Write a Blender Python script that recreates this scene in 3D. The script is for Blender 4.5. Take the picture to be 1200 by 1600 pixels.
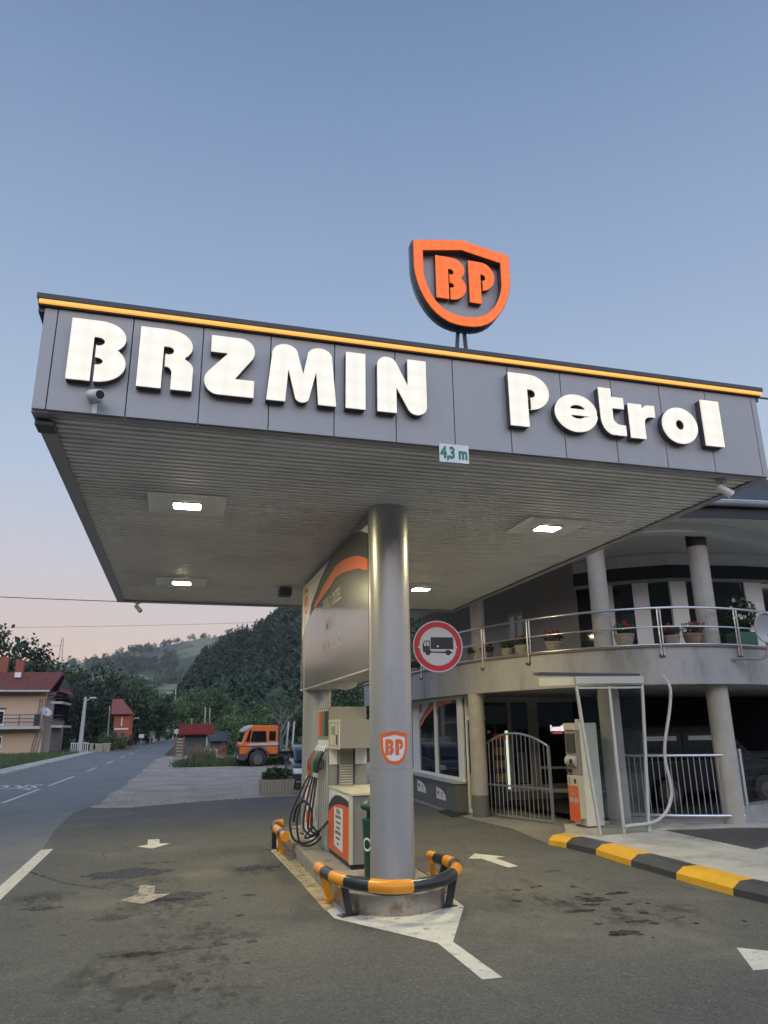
import bpy, bmesh, math, random
from mathutils import Vector, Matrix, noise
random.seed(7)
R_ = math.radians
for o in list(bpy.data.objects): bpy.data.objects.remove(o)
S = bpy.context.scene
COL = S.collection

# ------------------------------------------------------------------ camera
F, YAW, PIT, ROL, H = 1129.56, 0.272737, 0.289667, -0.0122468, 1.892
_f = Vector((math.sin(YAW)*math.cos(PIT), math.cos(YAW)*math.cos(PIT), math.sin(PIT)))
_r = Vector((math.cos(YAW), -math.sin(YAW), 0)); _u = _r.cross(_f)
_c, _s = math.cos(ROL), math.sin(ROL)
RR = _c*_r + _s*_u; UU = -_s*_r + _c*_u
cd = bpy.data.cameras.new('camera'); cam = bpy.data.objects.new('camera', cd); COL.objects.link(cam)
cd.sensor_fit = 'VERTICAL'; cd.sensor_height = 36; cd.lens = F/1600*36
cd.clip_start = 0.05; cd.clip_end = 20000
M = Matrix((RR, UU, -_f)).transposed().to_4x4(); M.translation = (0, 0, H)
cam.matrix_world = M; S.camera = cam

# ------------------------------------------------------------------ sky, sun, exposure
W = bpy.data.worlds.new('World'); S.world = W; W.use_nodes = True
nt = W.node_tree; nt.nodes.clear()
def N(t, tree=None, **kw):
    n = (tree or nt).nodes.new(t)
    for k, v in kw.items(): setattr(n, k, v)
    return n
sky = N('ShaderNodeTexSky'); sky.sky_type = 'NISHITA'; sky.sun_disc = False
sky.sun_elevation = R_(2.0); sky.sun_rotation = R_(195); sky.altitude = 400
tc = N('ShaderNodeTexCoord'); sp = N('ShaderNodeSeparateXYZ'); nt.links.new(tc.outputs['Generated'], sp.inputs[0])
rp = N('ShaderNodeValToRGB'); nt.links.new(sp.outputs['Z'], rp.inputs[0])
def srgb(r, g, b): return tuple(((c/255)/12.92 if c/255 <= .04045 else ((c/255+.055)/1.055)**2.4) for c in (r, g, b))
SKYC = [(-0.02, (214,180,170)), (0.02, (226,190,180)), (0.10, (220,194,188)), (0.20, (202,196,206)), (0.33, (174,190,213)), (0.50, (149,170,201)), (0.66, (126,150,185)), (0.80, (101,128,165)), (1.0, (86,111,147))]
e = rp.color_ramp.elements
while len(e) > 1: e.remove(e[-1])
for i, (p, c) in enumerate(SKYC):
    q = e[0] if i == 0 else e.new(max(0, p))
    q.position = max(0, p); q.color = (*srgb(*c), 1)
# brighter after-glow on the side the sun went down (behind the photographer)
mth = N('ShaderNodeVectorMath', operation='DOT_PRODUCT'); mth.inputs[1].default_value = (-.25, -.95, .15)
nt.links.new(tc.outputs['Generated'], mth.inputs[0])
mr = N('ShaderNodeMapRange'); mr.inputs[1].default_value = -0.1; mr.inputs[2].default_value = 1; mr.inputs[3].default_value = 1.0; mr.inputs[4].default_value = 5.4
nt.links.new(mth.outputs['Value'], mr.inputs[0])
vm = N('ShaderNodeVectorMath', operation='SCALE'); nt.links.new(rp.outputs[0], vm.inputs[0]); nt.links.new(mr.outputs[0], vm.inputs['Scale'])
mr2 = N('ShaderNodeMapRange'); mr2.inputs[1].default_value = -0.1; mr2.inputs[2].default_value = .9; nt.links.new(mth.outputs['Value'], mr2.inputs[0])
tint = N('ShaderNodeMix', data_type='RGBA'); tint.inputs[6].default_value = (1,1,1,1); tint.inputs[7].default_value = (1.13,.98,.85,1); nt.links.new(mr2.outputs[0], tint.inputs[0])
vt = N('ShaderNodeVectorMath', operation='MULTIPLY'); nt.links.new(vm.outputs[0], vt.inputs[0]); nt.links.new(tint.outputs[2], vt.inputs[1])
b1 = N('ShaderNodeBackground'); b1.inputs[1].default_value = 1.0; nt.links.new(vt.outputs[0], b1.inputs[0])
b2 = N('ShaderNodeBackground'); b2.inputs[1].default_value = 0.05; nt.links.new(sky.outputs[0], b2.inputs[0])
ad = N('ShaderNodeAddShader'); nt.links.new(b1.outputs[0], ad.inputs[0]); nt.links.new(b2.outputs[0], ad.inputs[1])
wo = N('ShaderNodeOutputWorld'); nt.links.new(ad.outputs[0], wo.inputs[0])
sd = bpy.data.lights.new('sun', 'SUN'); sd.energy = 0.25; sd.angle = R_(25); sd.color = (1, .86, .74)
sun = bpy.data.objects.new('sun', sd); COL.objects.link(sun)
sun.rotation_euler = (R_(80), 0, R_(-15))
S.view_settings.view_transform = 'Standard'; S.view_settings.look = 'None'
S.view_settings.exposure = 0.0; S.view_settings.gamma = 1
S.render.engine = 'CYCLES'

# ------------------------------------------------------------------ helpers
CP = Vector((0, 0, H))
def ray(px, py): return _f + (px-600)/F*RR - (py-800)/F*UU
def gd(px, py, z=0.0):
    d = ray(px, py); return CP + d*((z-H)/d.z)
def aty(px, py, Y): d = ray(px, py); return CP + d*(Y/d.y)
def atx(px, py, X): d = ray(px, py); return CP + d*(X/d.x)
def onp(px, py, A, B, off=0.0):
    A = Vector((A[0], A[1])); B = Vector((B[0], B[1])); t = (B-A).normalized(); n = Vector((t.y, -t.x))
    d = ray(px, py); k = ((A+n*off).dot(n))/(d.x*n.x+d.y*n.y); return CP + d*k

def pmat(name, col, rough=.6, metal=0., var=.12, scale=3., bump=0., bscale=40., emit=0., ecol=None, spec=.5, dark=None, dscale=1.5, dlo=.5, dhi=.62, trans=0., stretch=None, coat=0.):
    m = bpy.data.materials.new(name); m.use_nodes = True; t = m.node_tree; bs = t.nodes['Principled BSDF']
    bs.inputs['Roughness'].default_value = rough; bs.inputs['Metallic'].default_value = metal
    bs.inputs['Specular IOR Level'].default_value = spec
    if trans: bs.inputs['Transmission Weight'].default_value = trans
    if coat: bs.inputs['Coat Weight'].default_value = coat; bs.inputs['Coat Roughness'].default_value = .08
    co = N('ShaderNodeTexCoord', t); mp = N('ShaderNodeMapping', t); t.links.new(co.outputs['Object'], mp.inputs[0])
    if stretch: mp.inputs['Scale'].default_value = stretch
    ns = N('ShaderNodeTexNoise', t); ns.inputs['Scale'].default_value = scale; ns.inputs['Detail'].default_value = 6; ns.inputs['Roughness'].default_value = .65
    t.links.new(mp.outputs[0], ns.inputs['Vector'])
    r = N('ShaderNodeMapRange', t); r.inputs[1].default_value = .25; r.inputs[2].default_value = .75; r.inputs[3].default_value = 1-var; r.inputs[4].default_value = 1+var
    t.links.new(ns.outputs[0], r.inputs[0])
    sc = N('ShaderNodeVectorMath', t, operation='SCALE'); sc.inputs[0].default_value = col[:3]; t.links.new(r.outputs[0], sc.inputs['Scale'])
    out = sc.outputs[0]
    if dark:
        n2 = N('ShaderNodeTexNoise', t); n2.inputs['Scale'].default_value = dscale; n2.inputs['Detail'].default_value = 8; n2.inputs['Roughness'].default_value = .7
        t.links.new(mp.outputs[0], n2.inputs['Vector'])
        r2 = N('ShaderNodeMapRange', t); r2.inputs[1].default_value = dlo; r2.inputs[2].default_value = dhi; t.links.new(n2.outputs[0], r2.inputs[0])
        mx = N('ShaderNodeMix', t, data_type='RGBA'); t.links.new(r2.outputs[0], mx.inputs[0]); t.links.new(out, mx.inputs[6]); mx.inputs[7].default_value = (*dark, 1)
        out = mx.outputs[2]
    t.links.new(out, bs.inputs['Base Color'])
    if bump:
        n3 = N('ShaderNodeTexNoise', t); n3.inputs['Scale'].default_value = bscale; n3.inputs['Detail'].default_value = 4
        t.links.new(mp.outputs[0], n3.inputs['Vector'])
        bp = N('ShaderNodeBump', t); bp.inputs['Strength'].default_value = bump; bp.inputs['Distance'].default_value = .02
        t.links.new(n3.outputs[0], bp.inputs['Height']); t.links.new(bp.outputs[0], bs.inputs['Normal'])
    if emit:
        bs.inputs['Emission Color'].default_value = (*(ecol or col), 1); bs.inputs['Emission Strength'].default_value = emit
    return m

class MB:
    def __init__(s): s.v = []; s.f = []; s.m = []; s.mi = 0
    def add(s, vs, fs):
        o = len(s.v); s.v += [Vector(v) for v in vs]
        for f in fs: s.f.append([i+o for i in f]); s.m.append(s.mi)
        return s
    def box(s, x0, x1, y0, y1, z0, z1):
        return s.add([(x0,y0,z0),(x1,y0,z0),(x1,y1,z0),(x0,y1,z0),(x0,y0,z1),(x1,y0,z1),(x1,y1,z1),(x0,y1,z1)],
                     [(3,2,1,0),(4,5,6,7),(0,1,5,4),(1,2,6,5),(2,3,7,6),(3,0,4,7)])
    def obox(s, c, sz, rz=0, mat=None):
        c = Vector(c); ca, sa = math.cos(rz), math.sin(rz); vs = []
        for dz in (-.5, .5):
            for dx, dy in ((-.5,-.5),(.5,-.5),(.5,.5),(-.5,.5)):
                x, y = dx*sz[0], dy*sz[1]; vs.append(c+Vector((ca*x-sa*y, sa*x+ca*y, dz*sz[2])))
        return s.add(vs, [(3,2,1,0),(4,5,6,7),(0,1,5,4),(1,2,6,5),(2,3,7,6),(3,0,4,7)])
    def bar(s, p, q, w, h, up=(0,0,1)):
        p = Vector(p); q = Vector(q); d = (q-p).normalized(); up = Vector(up)
        if abs(d.dot(up)) > .98: up = Vector((0,1,0))
        a = d.cross(up).normalized()*w/2; b = a.normalized().cross(d)*h/2
        vs = [p-a-b, p+a-b, p+a+b, p-a+b, q-a-b, q+a-b, q+a+b, q-a+b]
        return s.add(vs, [(0,1,2,3),(7,6,5,4),(0,4,5,1),(1,5,6,2),(2,6,7,3),(3,7,4,0)])
    def tube(s, pts, r, n=8, closed=False):
        pts = [Vector(p) for p in pts]; L = len(pts); rs = r if isinstance(r, (list, tuple)) else [r]*L
        o = len(s.v); prev = None
        for i, p in enumerate(pts):
            if closed: d = (pts[(i+1) % L]-pts[i-1]).normalized()
            else: d = (pts[min(i+1, L-1)]-pts[max(i-1, 0)]).normalized()
            if prev is None:
                a = d.orthogonal().normalized()
            else:
                a = (prev-d*prev.dot(d)).normalized()
            prev = a; b = d.cross(a)
            for k in range(n):
                t = 2*math.pi*k/n; s.v.append(p+(a*math.cos(t)+b*math.sin(t))*rs[i])
        for i in range(L if closed else L-1):
            j = (i+1) % L
            for k in range(n):
                k2 = (k+1) % n; s.f.append([o+i*n+k, o+i*n+k2, o+j*n+k2, o+j*n+k]); s.m.append(s.mi)
        if not closed:
            s.f.append([o+k for k in range(n)][::-1]); s.m.append(s.mi)
            s.f.append([o+(L-1)*n+k for k in range(n)]); s.m.append(s.mi)
        return s
    def lathe(s, c, prof, n=24, cap=True):
        c = Vector(c); o = len(s.v)
        for (r, z) in prof:
            for k in range(n):
                t = 2*math.pi*k/n; s.v.append(c+Vector((r*math.cos(t), r*math.sin(t), z)))
        for i in range(len(prof)-1):
            for k in range(n):
                k2 = (k+1) % n; s.f.append([o+i*n+k, o+i*n+k2, o+(i+1)*n+k2, o+(i+1)*n+k]); s.m.append(s.mi)
        if cap:
            s.f.append([o+k for k in range(n)][::-1]); s.m.append(s.mi)
            s.f.append([o+(len(prof)-1)*n+k for k in range(n)]); s.m.append(s.mi)
        return s
    def prism(s, poly, z0, z1):     # poly in x,y
        n = len(poly); vs = [(p[0], p[1], z0) for p in poly]+[(p[0], p[1], z1) for p in poly]
        fs = [list(range(n))[::-1], [n+i for i in range(n)]]+[(i, (i+1) % n, n+(i+1) % n, n+i) for i in range(n)]
        return s.add(vs, fs)
    def wallstrip(s, pts, th, z0, z1):   # wall of thickness th to the left side of polyline pts
        off = offset(pts, th)
        poly = [Vector((p[0], p[1])) for p in pts]; o = len(s.v); n = len(pts)
        for q in (poly, off):
            for z in (z0, z1):
                for p in q: s.v.append(Vector((p[0], p[1], z)))
        def F_(a, b, c, d): s.f.append([o+a, o+b, o+c, o+d]); s.m.append(s.mi)
        for i in range(n-1):
            F_(i, i+1, n+i+1, n+i); F_(2*n+i+1, 2*n+i, 3*n+i, 3*n+i+1)
            F_(n+i, n+i+1, 3*n+i+1, 3*n+i); F_(i+1, i, 2*n+i, 2*n+i+1)
        F_(0, n, 3*n, 2*n); F_(n-1, 3*n-1, 4*n-1, 2*n-1)
        return s
    def mesh(s, loops, depth, mat):     # filled 2D outline(s) with depth, placed by matrix mat
        cu = bpy.data.curves.new('t', 'CURVE'); cu.dimensions = '2D'; cu.fill_mode = 'BOTH'; cu.extrude = depth/2
        for lp in loops:
            sp_ = cu.splines.new('POLY'); sp_.points.add(len(lp)-1); sp_.use_cyclic_u = True
            for i, p in enumerate(lp): sp_.points[i].co = (p[0], p[1], 0, 1)
        return s._cv(cu, mat, depth)
    def text(s, body, size, depth, mat, bold=0., ax='CENTER', sx=1.):
        cu = bpy.data.curves.new('t', 'FONT'); cu.body = body; cu.size = size; cu.extrude = depth/2; cu.offset = bold
        cu.align_x = ax; cu.align_y = 'CENTER'; cu.resolution_u = 3
        return s._cv(cu, mat @ Matrix.Diagonal((sx, 1, 1, 1)), depth)
    def _cv(s, cu, mat, depth):
        ob = bpy.data.objects.new('t', cu); COL.objects.link(ob); bpy.context.view_layer.update()
        me = bpy.data.meshes.new_from_object(ob.evaluated_get(bpy.context.evaluated_depsgraph_get()))
        s.add([mat @ (v.co+Vector((0, 0, depth/2))) for v in me.vertices], [list(p.vertices) for p in me.polygons])
        bpy.data.objects.remove(ob); bpy.data.meshes.remove(me); bpy.data.curves.remove(cu)
        return s
    def build(s, name, mat, parent=None, smooth=False, bevel=0., seg=2, keep=False):
        off = Vector((0, 0, 0)); p = parent
        while p is not None: off += p.location; p = p.parent
        me = bpy.data.meshes.new(name)
        loc = Vector((0, 0, 0))
        if parent is None and not keep and s.v:
            xs = [v.x for v in s.v]; ys = [v.y for v in s.v]; zs = [v.z for v in s.v]
            loc = Vector(((min(xs)+max(xs))/2, (min(ys)+max(ys))/2, min(zs))); off = loc
        me.from_pydata([v-off for v in s.v], [], s.f)
        ms = mat if isinstance(mat, (list, tuple)) else [mat]
        for m in ms: me.materials.append(m)
        if len(ms) > 1: me.polygons.foreach_set('material_index', s.m)
        if smooth:
            me.polygons.foreach_set('use_smooth', [True]*len(me.polygons))
            try: me.set_sharp_from_angle(angle=R_(smooth if smooth > 1 else 35))
            except Exception: pass
        me.update(); o = bpy.data.objects.new(name, me); COL.objects.link(o); o.location = loc
        if parent: o.parent = parent
        if bevel:
            b = o.modifiers.new('b', 'BEVEL'); b.width = bevel; b.segments = seg; b.limit_method = 'ANGLE'; b.angle_limit = R_(40)
        return o
def offset(pts, d):
    out = []; n = len(pts)
    for i, p in enumerate(pts):
        a = Vector(pts[max(i-1, 0)][:2]); b = Vector(pts[min(i+1, n-1)][:2]); t = (b-a).normalized()
        out.append(Vector((p[0], p[1]))+Vector((-t.y, t.x))*d)
    return out
def PM(o, right, up=(0, 0, 1)):
    x = Vector(right).normalized(); y = Vector(up).normalized(); z = x.cross(y)
    m = Matrix((x, y, z)).transposed().to_4x4(); m.translation = Vector(o); return m
def tag(o, label=None, cat=None, group=None, kind=None):
    if label: o['label'] = label
    if cat: o['category'] = cat
    if group: o['group'] = group
    if kind: o['kind'] = kind
    return o
def thing(name, loc, label, cat, group=None, rz=0):
    o = bpy.data.objects.new(name, None); COL.objects.link(o); o.location = loc; o.rotation_euler.z = rz
    o.empty_display_size = .2
    return tag(o, label, cat, group)
def copy_tree(o, parent=None):
    c = o.copy(); COL.objects.link(c); c.parent = parent
    for ch in [k for k in bpy.data.objects if k.parent == o]: copy_tree(ch, c)
    return c
def spline(pts, n=6):
    P = [Vector(p) for p in pts]; out = []
    for i in range(len(P)-1):
        a = P[max(i-1, 0)]; b = P[i]; c = P[i+1]; d = P[min(i+2, len(P)-1)]
        for k in range(n):
            t = k/n; out.append(.5*((2*b)+(c-a)*t+(2*a-5*b+4*c-d)*t*t+(3*b-a-3*c+d)*t**3))
    out.append(P[-1]); return out

# ------------------------------------------------------------------ materials
g = {}
g['panel'] = pmat('alu_panel', (.325,.320,.332), .42, .15, .07, 1.6, .05, 9, dark=(.290,.286,.296), dscale=1.6, dlo=.48, dhi=.7, stretch=(1.5,1.5,.25))
g['panel_side'] = g['panel']
g['flash'] = pmat('dark_flashing', (.055,.055,.065), .5, .1)
g['gutter_m'] = pmat('zinc_gutter', (.20,.21,.23), .5, .3)
g['strip'] = pmat('amber_light_strip', (.5,.3,.06), .5, emit=.95, ecol=(1,.47,.09))
g['slat'] = pmat('soffit_slats', (.80,.78,.74), .5, .0, .08, .8, dark=(.66,.64,.60), dscale=.5)
g['gap'] = pmat('soffit_gap', (.05,.05,.05), .8)
g['white_panel'] = pmat('white_panel', (.80,.80,.78), .5, 0, .05)
g['silver'] = pmat('silver_cladding', (.42,.42,.425), .36, .45, .07, 3., .02, 30, dark=(.33,.325,.31), dscale=3, dlo=.52, dhi=.7, stretch=(1,1,.3))
g['col_band'] = g['silver']
g['black'] = pmat('black_plastic', (.02,.02,.022), .45)
g['dark'] = pmat('dark_metal', (.06,.065,.075), .5, .3)
g['orange'] = pmat('orange_print', (.72,.13,.03), .45, 0, .06)
g['navy'] = pmat('charcoal_print', (.035,.04,.05), .45, 0, .06)
g['white'] = pmat('white_paint', (.72,.72,.70), .45, 0, .06)
g['letter_side'] = pmat('letter_side', (.07,.07,.085), .45)
g['red'] = pmat('red_print', (.55,.02,.03), .4, 0, .05)
g['steel'] = pmat('brushed_steel', (.62,.62,.64), .28, .9, .06, 6, .02, 80)
g['cream'] = pmat('cream_metal', (.56,.52,.40), .5, 0, .08, 2)
g['grey'] = pmat('grey_metal', (.25,.24,.215), .5, 0, .08, 2, .02, 40)
g['ltgrey'] = pmat('light_grey_metal', (.42,.42,.41), .5, 0, .08, 3)
g['green'] = pmat('green_plastic', (.012,.075,.045), .42, 0, .1, 3)
g['rubber'] = pmat('rubber', (.012,.012,.013), .5)
g['concrete'] = pmat('concrete', (.44,.415,.36), .85, 0, .15, 2.5, .25, 30, dark=(.30,.285,.24), dscale=.9)
g['island'] = pmat('worn_concrete', (.30,.28,.235), .85, 0, .2, 3, .3, 30, dark=(.10,.09,.08), dscale=2.2, dlo=.52, dhi=.6)
g['render'] = pmat('grey_render', (.35,.34,.34), .9, 0, .16, 2.2, .4, 70, dark=(.21,.20,.185), dscale=1.1, dlo=.47, dhi=.66, stretch=(1,1,.35))
g['render_dk'] = pmat('dark_render', (.12,.125,.12), .85, 0, .12, 2, .2, 50)
g['pillar'] = pmat('pillar_render', (.36,.335,.30), .9, 0, .12, 4, .3, 60)
g['wall_up'] = pmat('upper_wall', (.30,.27,.245), .9, 0, .1, 2, .15, 30)
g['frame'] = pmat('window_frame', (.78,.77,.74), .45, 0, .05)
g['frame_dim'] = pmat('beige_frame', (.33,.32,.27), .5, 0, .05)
g['glass'] = pmat('dark_glass', (.012,.014,.018), .04, 0, .0, 1, spec=.8)
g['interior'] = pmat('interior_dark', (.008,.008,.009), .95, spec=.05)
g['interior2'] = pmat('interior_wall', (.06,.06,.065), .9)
g['tile'] = pmat('roof_tile', (.05,.055,.07), .55, 0, .25, 6, .3, 20)
g['wood_dk'] = pmat('dark_fascia_board', (.02,.02,.024), .6)
g['soffit_w'] = pmat('pale_soffit', (.56,.54,.50), .7, 0, .08)
g['kyel'] = pmat('yellow_kerb_paint', (.72,.38,.02), .6, 0, .12, 4, .2, 30, dark=(.30,.19,.05), dscale=5, dlo=.6, dhi=.68)
g['kblk'] = pmat('black_kerb_paint', (.045,.05,.055), .55, 0, .2, 4, .2, 30)
g['byel'] = pmat('yellow_tube_paint', (.78,.30,.015), .3, 0, .1, 3, dark=(.35,.15,.03), dscale=9, dlo=.62, dhi=.66)
g['bblk'] = pmat('black_tube_paint', (.022,.028,.032), .28, 0, .1, 3)
g['lamp'] = pmat('lamp_lens', (1,.95,.8), .5, emit=560, ecol=(1,.86,.50))
def mat_paint():
    m = pmat('road_paint', (.56,.54,.46), .75, 0, .15, 6, .2, 60, dark=(.17,.165,.145), dscale=7, dlo=.56, dhi=.66); return m
g['paint'] = mat_paint()
g['paint_worn'] = pmat('worn_road_paint', (.36,.32,.25), .8, 0, .3, 5, .2, 60, dark=(.13,.12,.10), dscale=9, dlo=.48, dhi=.58)
g['paint_sand'] = pmat('sandy_paint', (.40,.33,.19), .85, 0, .3, 5, .3, 40, dark=(.20,.16,.09), dscale=6, dlo=.5, dhi=.6)

def letter_face(name, col, e, sp=.15):
    m = bpy.data.materials.new(name); m.use_nodes = True; t = m.node_tree; bs = t.nodes['Principled BSDF']
    bs.inputs['Base Color'].default_value = (*[min(1, c*(.55 if col[1] > .5 else .2)) for c in col], 1); bs.inputs['Roughness'].default_value = .35
    # rows of LEDs glow through the acrylic face as soft spots
    co = N('ShaderNodeTexCoord', t); mp = N('ShaderNodeMapping', t); mp.inputs['Scale'].default_value = (1/sp, 1/sp, 1/sp)
    t.links.new(co.outputs['Object'], mp.inputs[0])
    fr = N('ShaderNodeVectorMath', t, operation='FRACTION'); t.links.new(mp.outputs[0], fr.inputs[0])
    sb = N('ShaderNodeVectorMath', t, operation='SUBTRACT'); sb.inputs[1].default_value = (.5, .5, .5); t.links.new(fr.outputs[0], sb.inputs[0])
    ml = N('ShaderNodeVectorMath', t, operation='MULTIPLY'); ml.inputs[1].default_value = (1, 0, 1); t.links.new(sb.outputs[0], ml.inputs[0])
    ln = N('ShaderNodeVectorMath', t, operation='LENGTH'); t.links.new(ml.outputs[0], ln.inputs[0])
    r = N('ShaderNodeMapRange', t, interpolation_type='SMOOTHSTEP'); r.inputs[1].default_value = 0; r.inputs[2].default_value = .6; r.inputs[3].default_value = e*1.11; r.inputs[4].default_value = e*.87
    t.links.new(ln.outputs[1], r.inputs[0]); t.links.new(r.outputs[0], bs.inputs['Emission Strength'])
    bs.inputs['Emission Color'].default_value = (*col, 1)
    return m
g['lface'] = letter_face('letter_face_white', (1, .93, .78), .68, .17)
g['oface'] = letter_face('letter_face_orange', (1, .155, .0), .98, .12)

def ground_mat(name, base, kind):
    m = bpy.data.materials.new(name); m.use_nodes = True; t = m.node_tree; bs = t.nodes['Principled BSDF']
    bs.inputs['Roughness'].default_value = .85
    co = N('ShaderNodeTexCoord', t)
    def noise_(sc, det=6, rough=.6, vec=None):
        n = N('ShaderNodeTexNoise', t); n.inputs['Scale'].default_value = sc; n.inputs['Detail'].default_value = det; n.inputs['Roughness'].default_value = rough
        t.links.new(vec or co.outputs['Object'], n.inputs['Vector']); return n.outputs[0]
    def rng(x, a, b, c, d):
        r = N('ShaderNodeMapRange', t); 
        for i, v in enumerate((a, b, c, d)): r.inputs[i+1].default_value = v
        t.links.new(x, r.inputs[0]); return r.outputs[0]
    def mul(a, b):
        x = N('ShaderNodeMath', t, operation='MULTIPLY'); t.links.new(a, x.inputs[0])
        if isinstance(b, float): x.inputs[1].default_value = b
        else: t.links.new(b, x.inputs[1])
        return x.outputs[0]
    def mx(f, a, b):
        x = N('ShaderNodeMix', t, data_type='RGBA')
        t.links.new(f, x.inputs[0])
        if isinstance(a, tuple): x.inputs[6].default_value = (*a, 1)
        else: t.links.new(a, x.inputs[6])
        if isinstance(b, tuple): x.inputs[7].default_value = (*b, 1)
        else: t.links.new(b, x.inputs[7])
        return x.outputs[2]
    g18 = noise_(38, 3, .7); big = noise_(.35, 5); fine = noise_(90, 2, .5); mid = noise_(3.0, 8, .7)
    b = Vector(base)
    c = mx(rng(big, .35, .65, 0, 1), tuple(b*.84), tuple(b*1.14))
    c = mx(rng(mid, .42, .70, 0, .75), c, tuple(Vector((b.x*1.45, b.y*1.38, b.z*1.2))))
    c = mx(rng(noise_(1.1, 8, .75), .5, .66, 0, .55), c, tuple(b*.62))
    c = mx(rng(noise_(14, 6, .75), .5, .68, 0, .6), c, tuple(b*.6))
    c = mx(rng(noise_(22, 4, .7), .6, .72, 0, .55), c, tuple(b*1.7))
    c = mx(rng(fine, .55, .75, 0, .75), c, tuple(b*2.0))
    c = mx(rng(noise_(60, 2, .5), .25, .42, .8, 0), c, tuple(b*.45))
    c = mx(rng(g18, .52, .66, 0, .7), c, tuple(b*1.9)); c = mx(rng(noise_(47, 3, .7), .34, .48, .8, 0), c, tuple(b*.42))
    if kind == 'forecourt':
        mpx = N('ShaderNodeMapping', t); mpx.inputs['Scale'].default_value = (1.0, .55, 1); t.links.new(co.outputs['Object'], mpx.inputs[0])
        blot = noise_(2.6, 8, .72, mpx.outputs[0]); blot2 = noise_(9, 5, .6, mpx.outputs[0])
        for (x, y, r_, lo) in STAINS:
            d = N('ShaderNodeVectorMath', t, operation='DISTANCE'); d.inputs[1].default_value = (x, y, 0)
            t.links.new(co.outputs['Object'], d.inputs[0])
            msk = rng(d.outputs['Value'], r_*.35, r_, 1, 0)
            c = mx(mul(mul(msk, rng(blot, lo-.01, lo+.07, 0, 1)), .85), c, (.030, .028, .024))
            c = mx(mul(mul(msk, rng(blot2, lo+.07, lo+.13, 0, 1)), .8), c, (.018, .017, .015))
        # pale dusty film where tyres never scrub, irregular
        c = mx(rng(noise_(.7, 6, .6), .55, .75, 0, .35), c, (.27, .24, .17))
        # long cracks
        vor = N('ShaderNodeTexVoronoi', t, feature='DISTANCE_TO_EDGE'); vor.inputs['Scale'].default_value = .16
        wob = N('ShaderNodeTexNoise', t); wob.inputs['Scale'].default_value = 1.4; wob.inputs['Detail'].default_value = 6; t.links.new(co.outputs['Object'], wob.inputs['Vector'])
        av = N('ShaderNodeVectorMath', t, operation='MULTIPLY_ADD'); t.links.new(wob.outputs['Color'], av.inputs[0]); av.inputs[1].default_value = (.9, .9, 0); t.links.new(co.outputs['Object'], av.inputs[2])
        t.links.new(av.outputs[0], vor.inputs['Vector'])
        c = mx(mul(rng(vor.outputs[0], .0, .004, 1, 0), rng(noise_(.5, 3), .45, .6, 0, .8)), c, (.03, .03, .028))
    if kind == 'road':
        vor = N('ShaderNodeTexVoronoi', t, feature='DISTANCE_TO_EDGE'); vor.inputs['Scale'].default_value = .22
        t.links.new(co.outputs['Object'], vor.inputs['Vector'])
        c = mx(mul(rng(vor.outputs[0], .0, .006, 1, 0), rng(noise_(.4, 3), .5, .62, 0, .7)), c, (.05, .05, .05))
    if kind == 'gravel':
        c = mx(rng(noise_(.6, 8, .7), .45, .62, 0, .9), c, tuple(b*.62))
        c = mx(rng(noise_(25, 3, .7), .5, .65, 0, .6), c, tuple(b*1.5))
    t.links.new(c, bs.inputs['Base Color'])
    bp = N('ShaderNodeBump', t); bp.inputs['Strength'].default_value = .8 if kind != 'gravel' else 1.0; bp.inputs['Distance'].default_value = .015 if kind != 'gravel' else .05
    t.links.new(noise_(55 if kind != 'gravel' else 14, 4, .7), bp.inputs['Height']); t.links.new(bp.outputs[0], bs.inputs['Normal'])
    t.links.new(rng(mid, .3, .7, .7, .95), bs.inputs['Roughness'])
    return m
STAINS = [(.05,9.3,.75,.50), (.35,8.0,.9,.52), (.0,6.9,1.1,.50), (.2,6.2,.8,.55), (1.2,11.3,.6,.47), (-.3,10.6,.8,.52), (-1.2,8.6,.7,.57),
          (4.45,8.3,1.3,.52), (4.9,7.3,.9,.54), (3.9,9.1,.6,.55), (-1.4,10.2,.5,.45)]
g['forecourt'] = ground_mat('forecourt_asphalt', (.094,.091,.081), 'forecourt')
g['road'] = ground_mat('road_asphalt', (.165,.160,.158), 'road')
g['gravel'] = ground_mat('gravel', (.37,.30,.245), 'gravel')
g['pathc'] = ground_mat('path_concrete', (.27,.25,.215), 'gravel')
g['earth'] = ground_mat('earth', (.06,.075,.04), 'gravel')

# ------------------------------------------------------------------ ground and roads
def sheet(name, poly, z, mat, sub=0):
    m = MB(); m.add([(p[0], p[1], z) for p in poly], [list(range(len(poly)))])
    return tag(m.build(name, mat, keep=True), kind='structure')
sheet('ground', [(-6000,-6000),(6000,-6000),(6000,9000),(-6000,9000)], -.02, g['earth'])
rc = [(-5.0,-40),(-4.95,-10),(-4.85,10),(-4.5,24),(-4.05,40),(-3.7,60),(-3.2,90),(-2.3,130),(-.8,180),(1.6,240),(6,300)]
rc = [v for v in spline([(x, y, 0) for x, y in rc], 8)]
def road_strip(l, r): return [p for p in offset([(v.x, v.y) for v in rc], l)]
L_ = road_strip(3.35, 0); Rr_ = road_strip(-2.95, 0)
m = MB(); n_ = len(rc); m.add([(p.x, p.y, .0) for p in L_]+[(p.x, p.y, 0) for p in Rr_], [(i, n_+i, n_+i+1, i+1) for i in range(n_-1)])
tag(m.build('road', g['road'], keep=True), kind='structure')
fc_edge = [(-1.99,-30),(-1.99,9),(-1.97,13.5),(-2.2,17),(-2.25,20),(-2.05,21.3),(-1.6,21.0),(-1.0,20.9),(.3,21.6),(1.6,22.2),(2.7,22.5),(5.5,22.7),(7.5,24),(30,24),(30,-30)]
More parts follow.
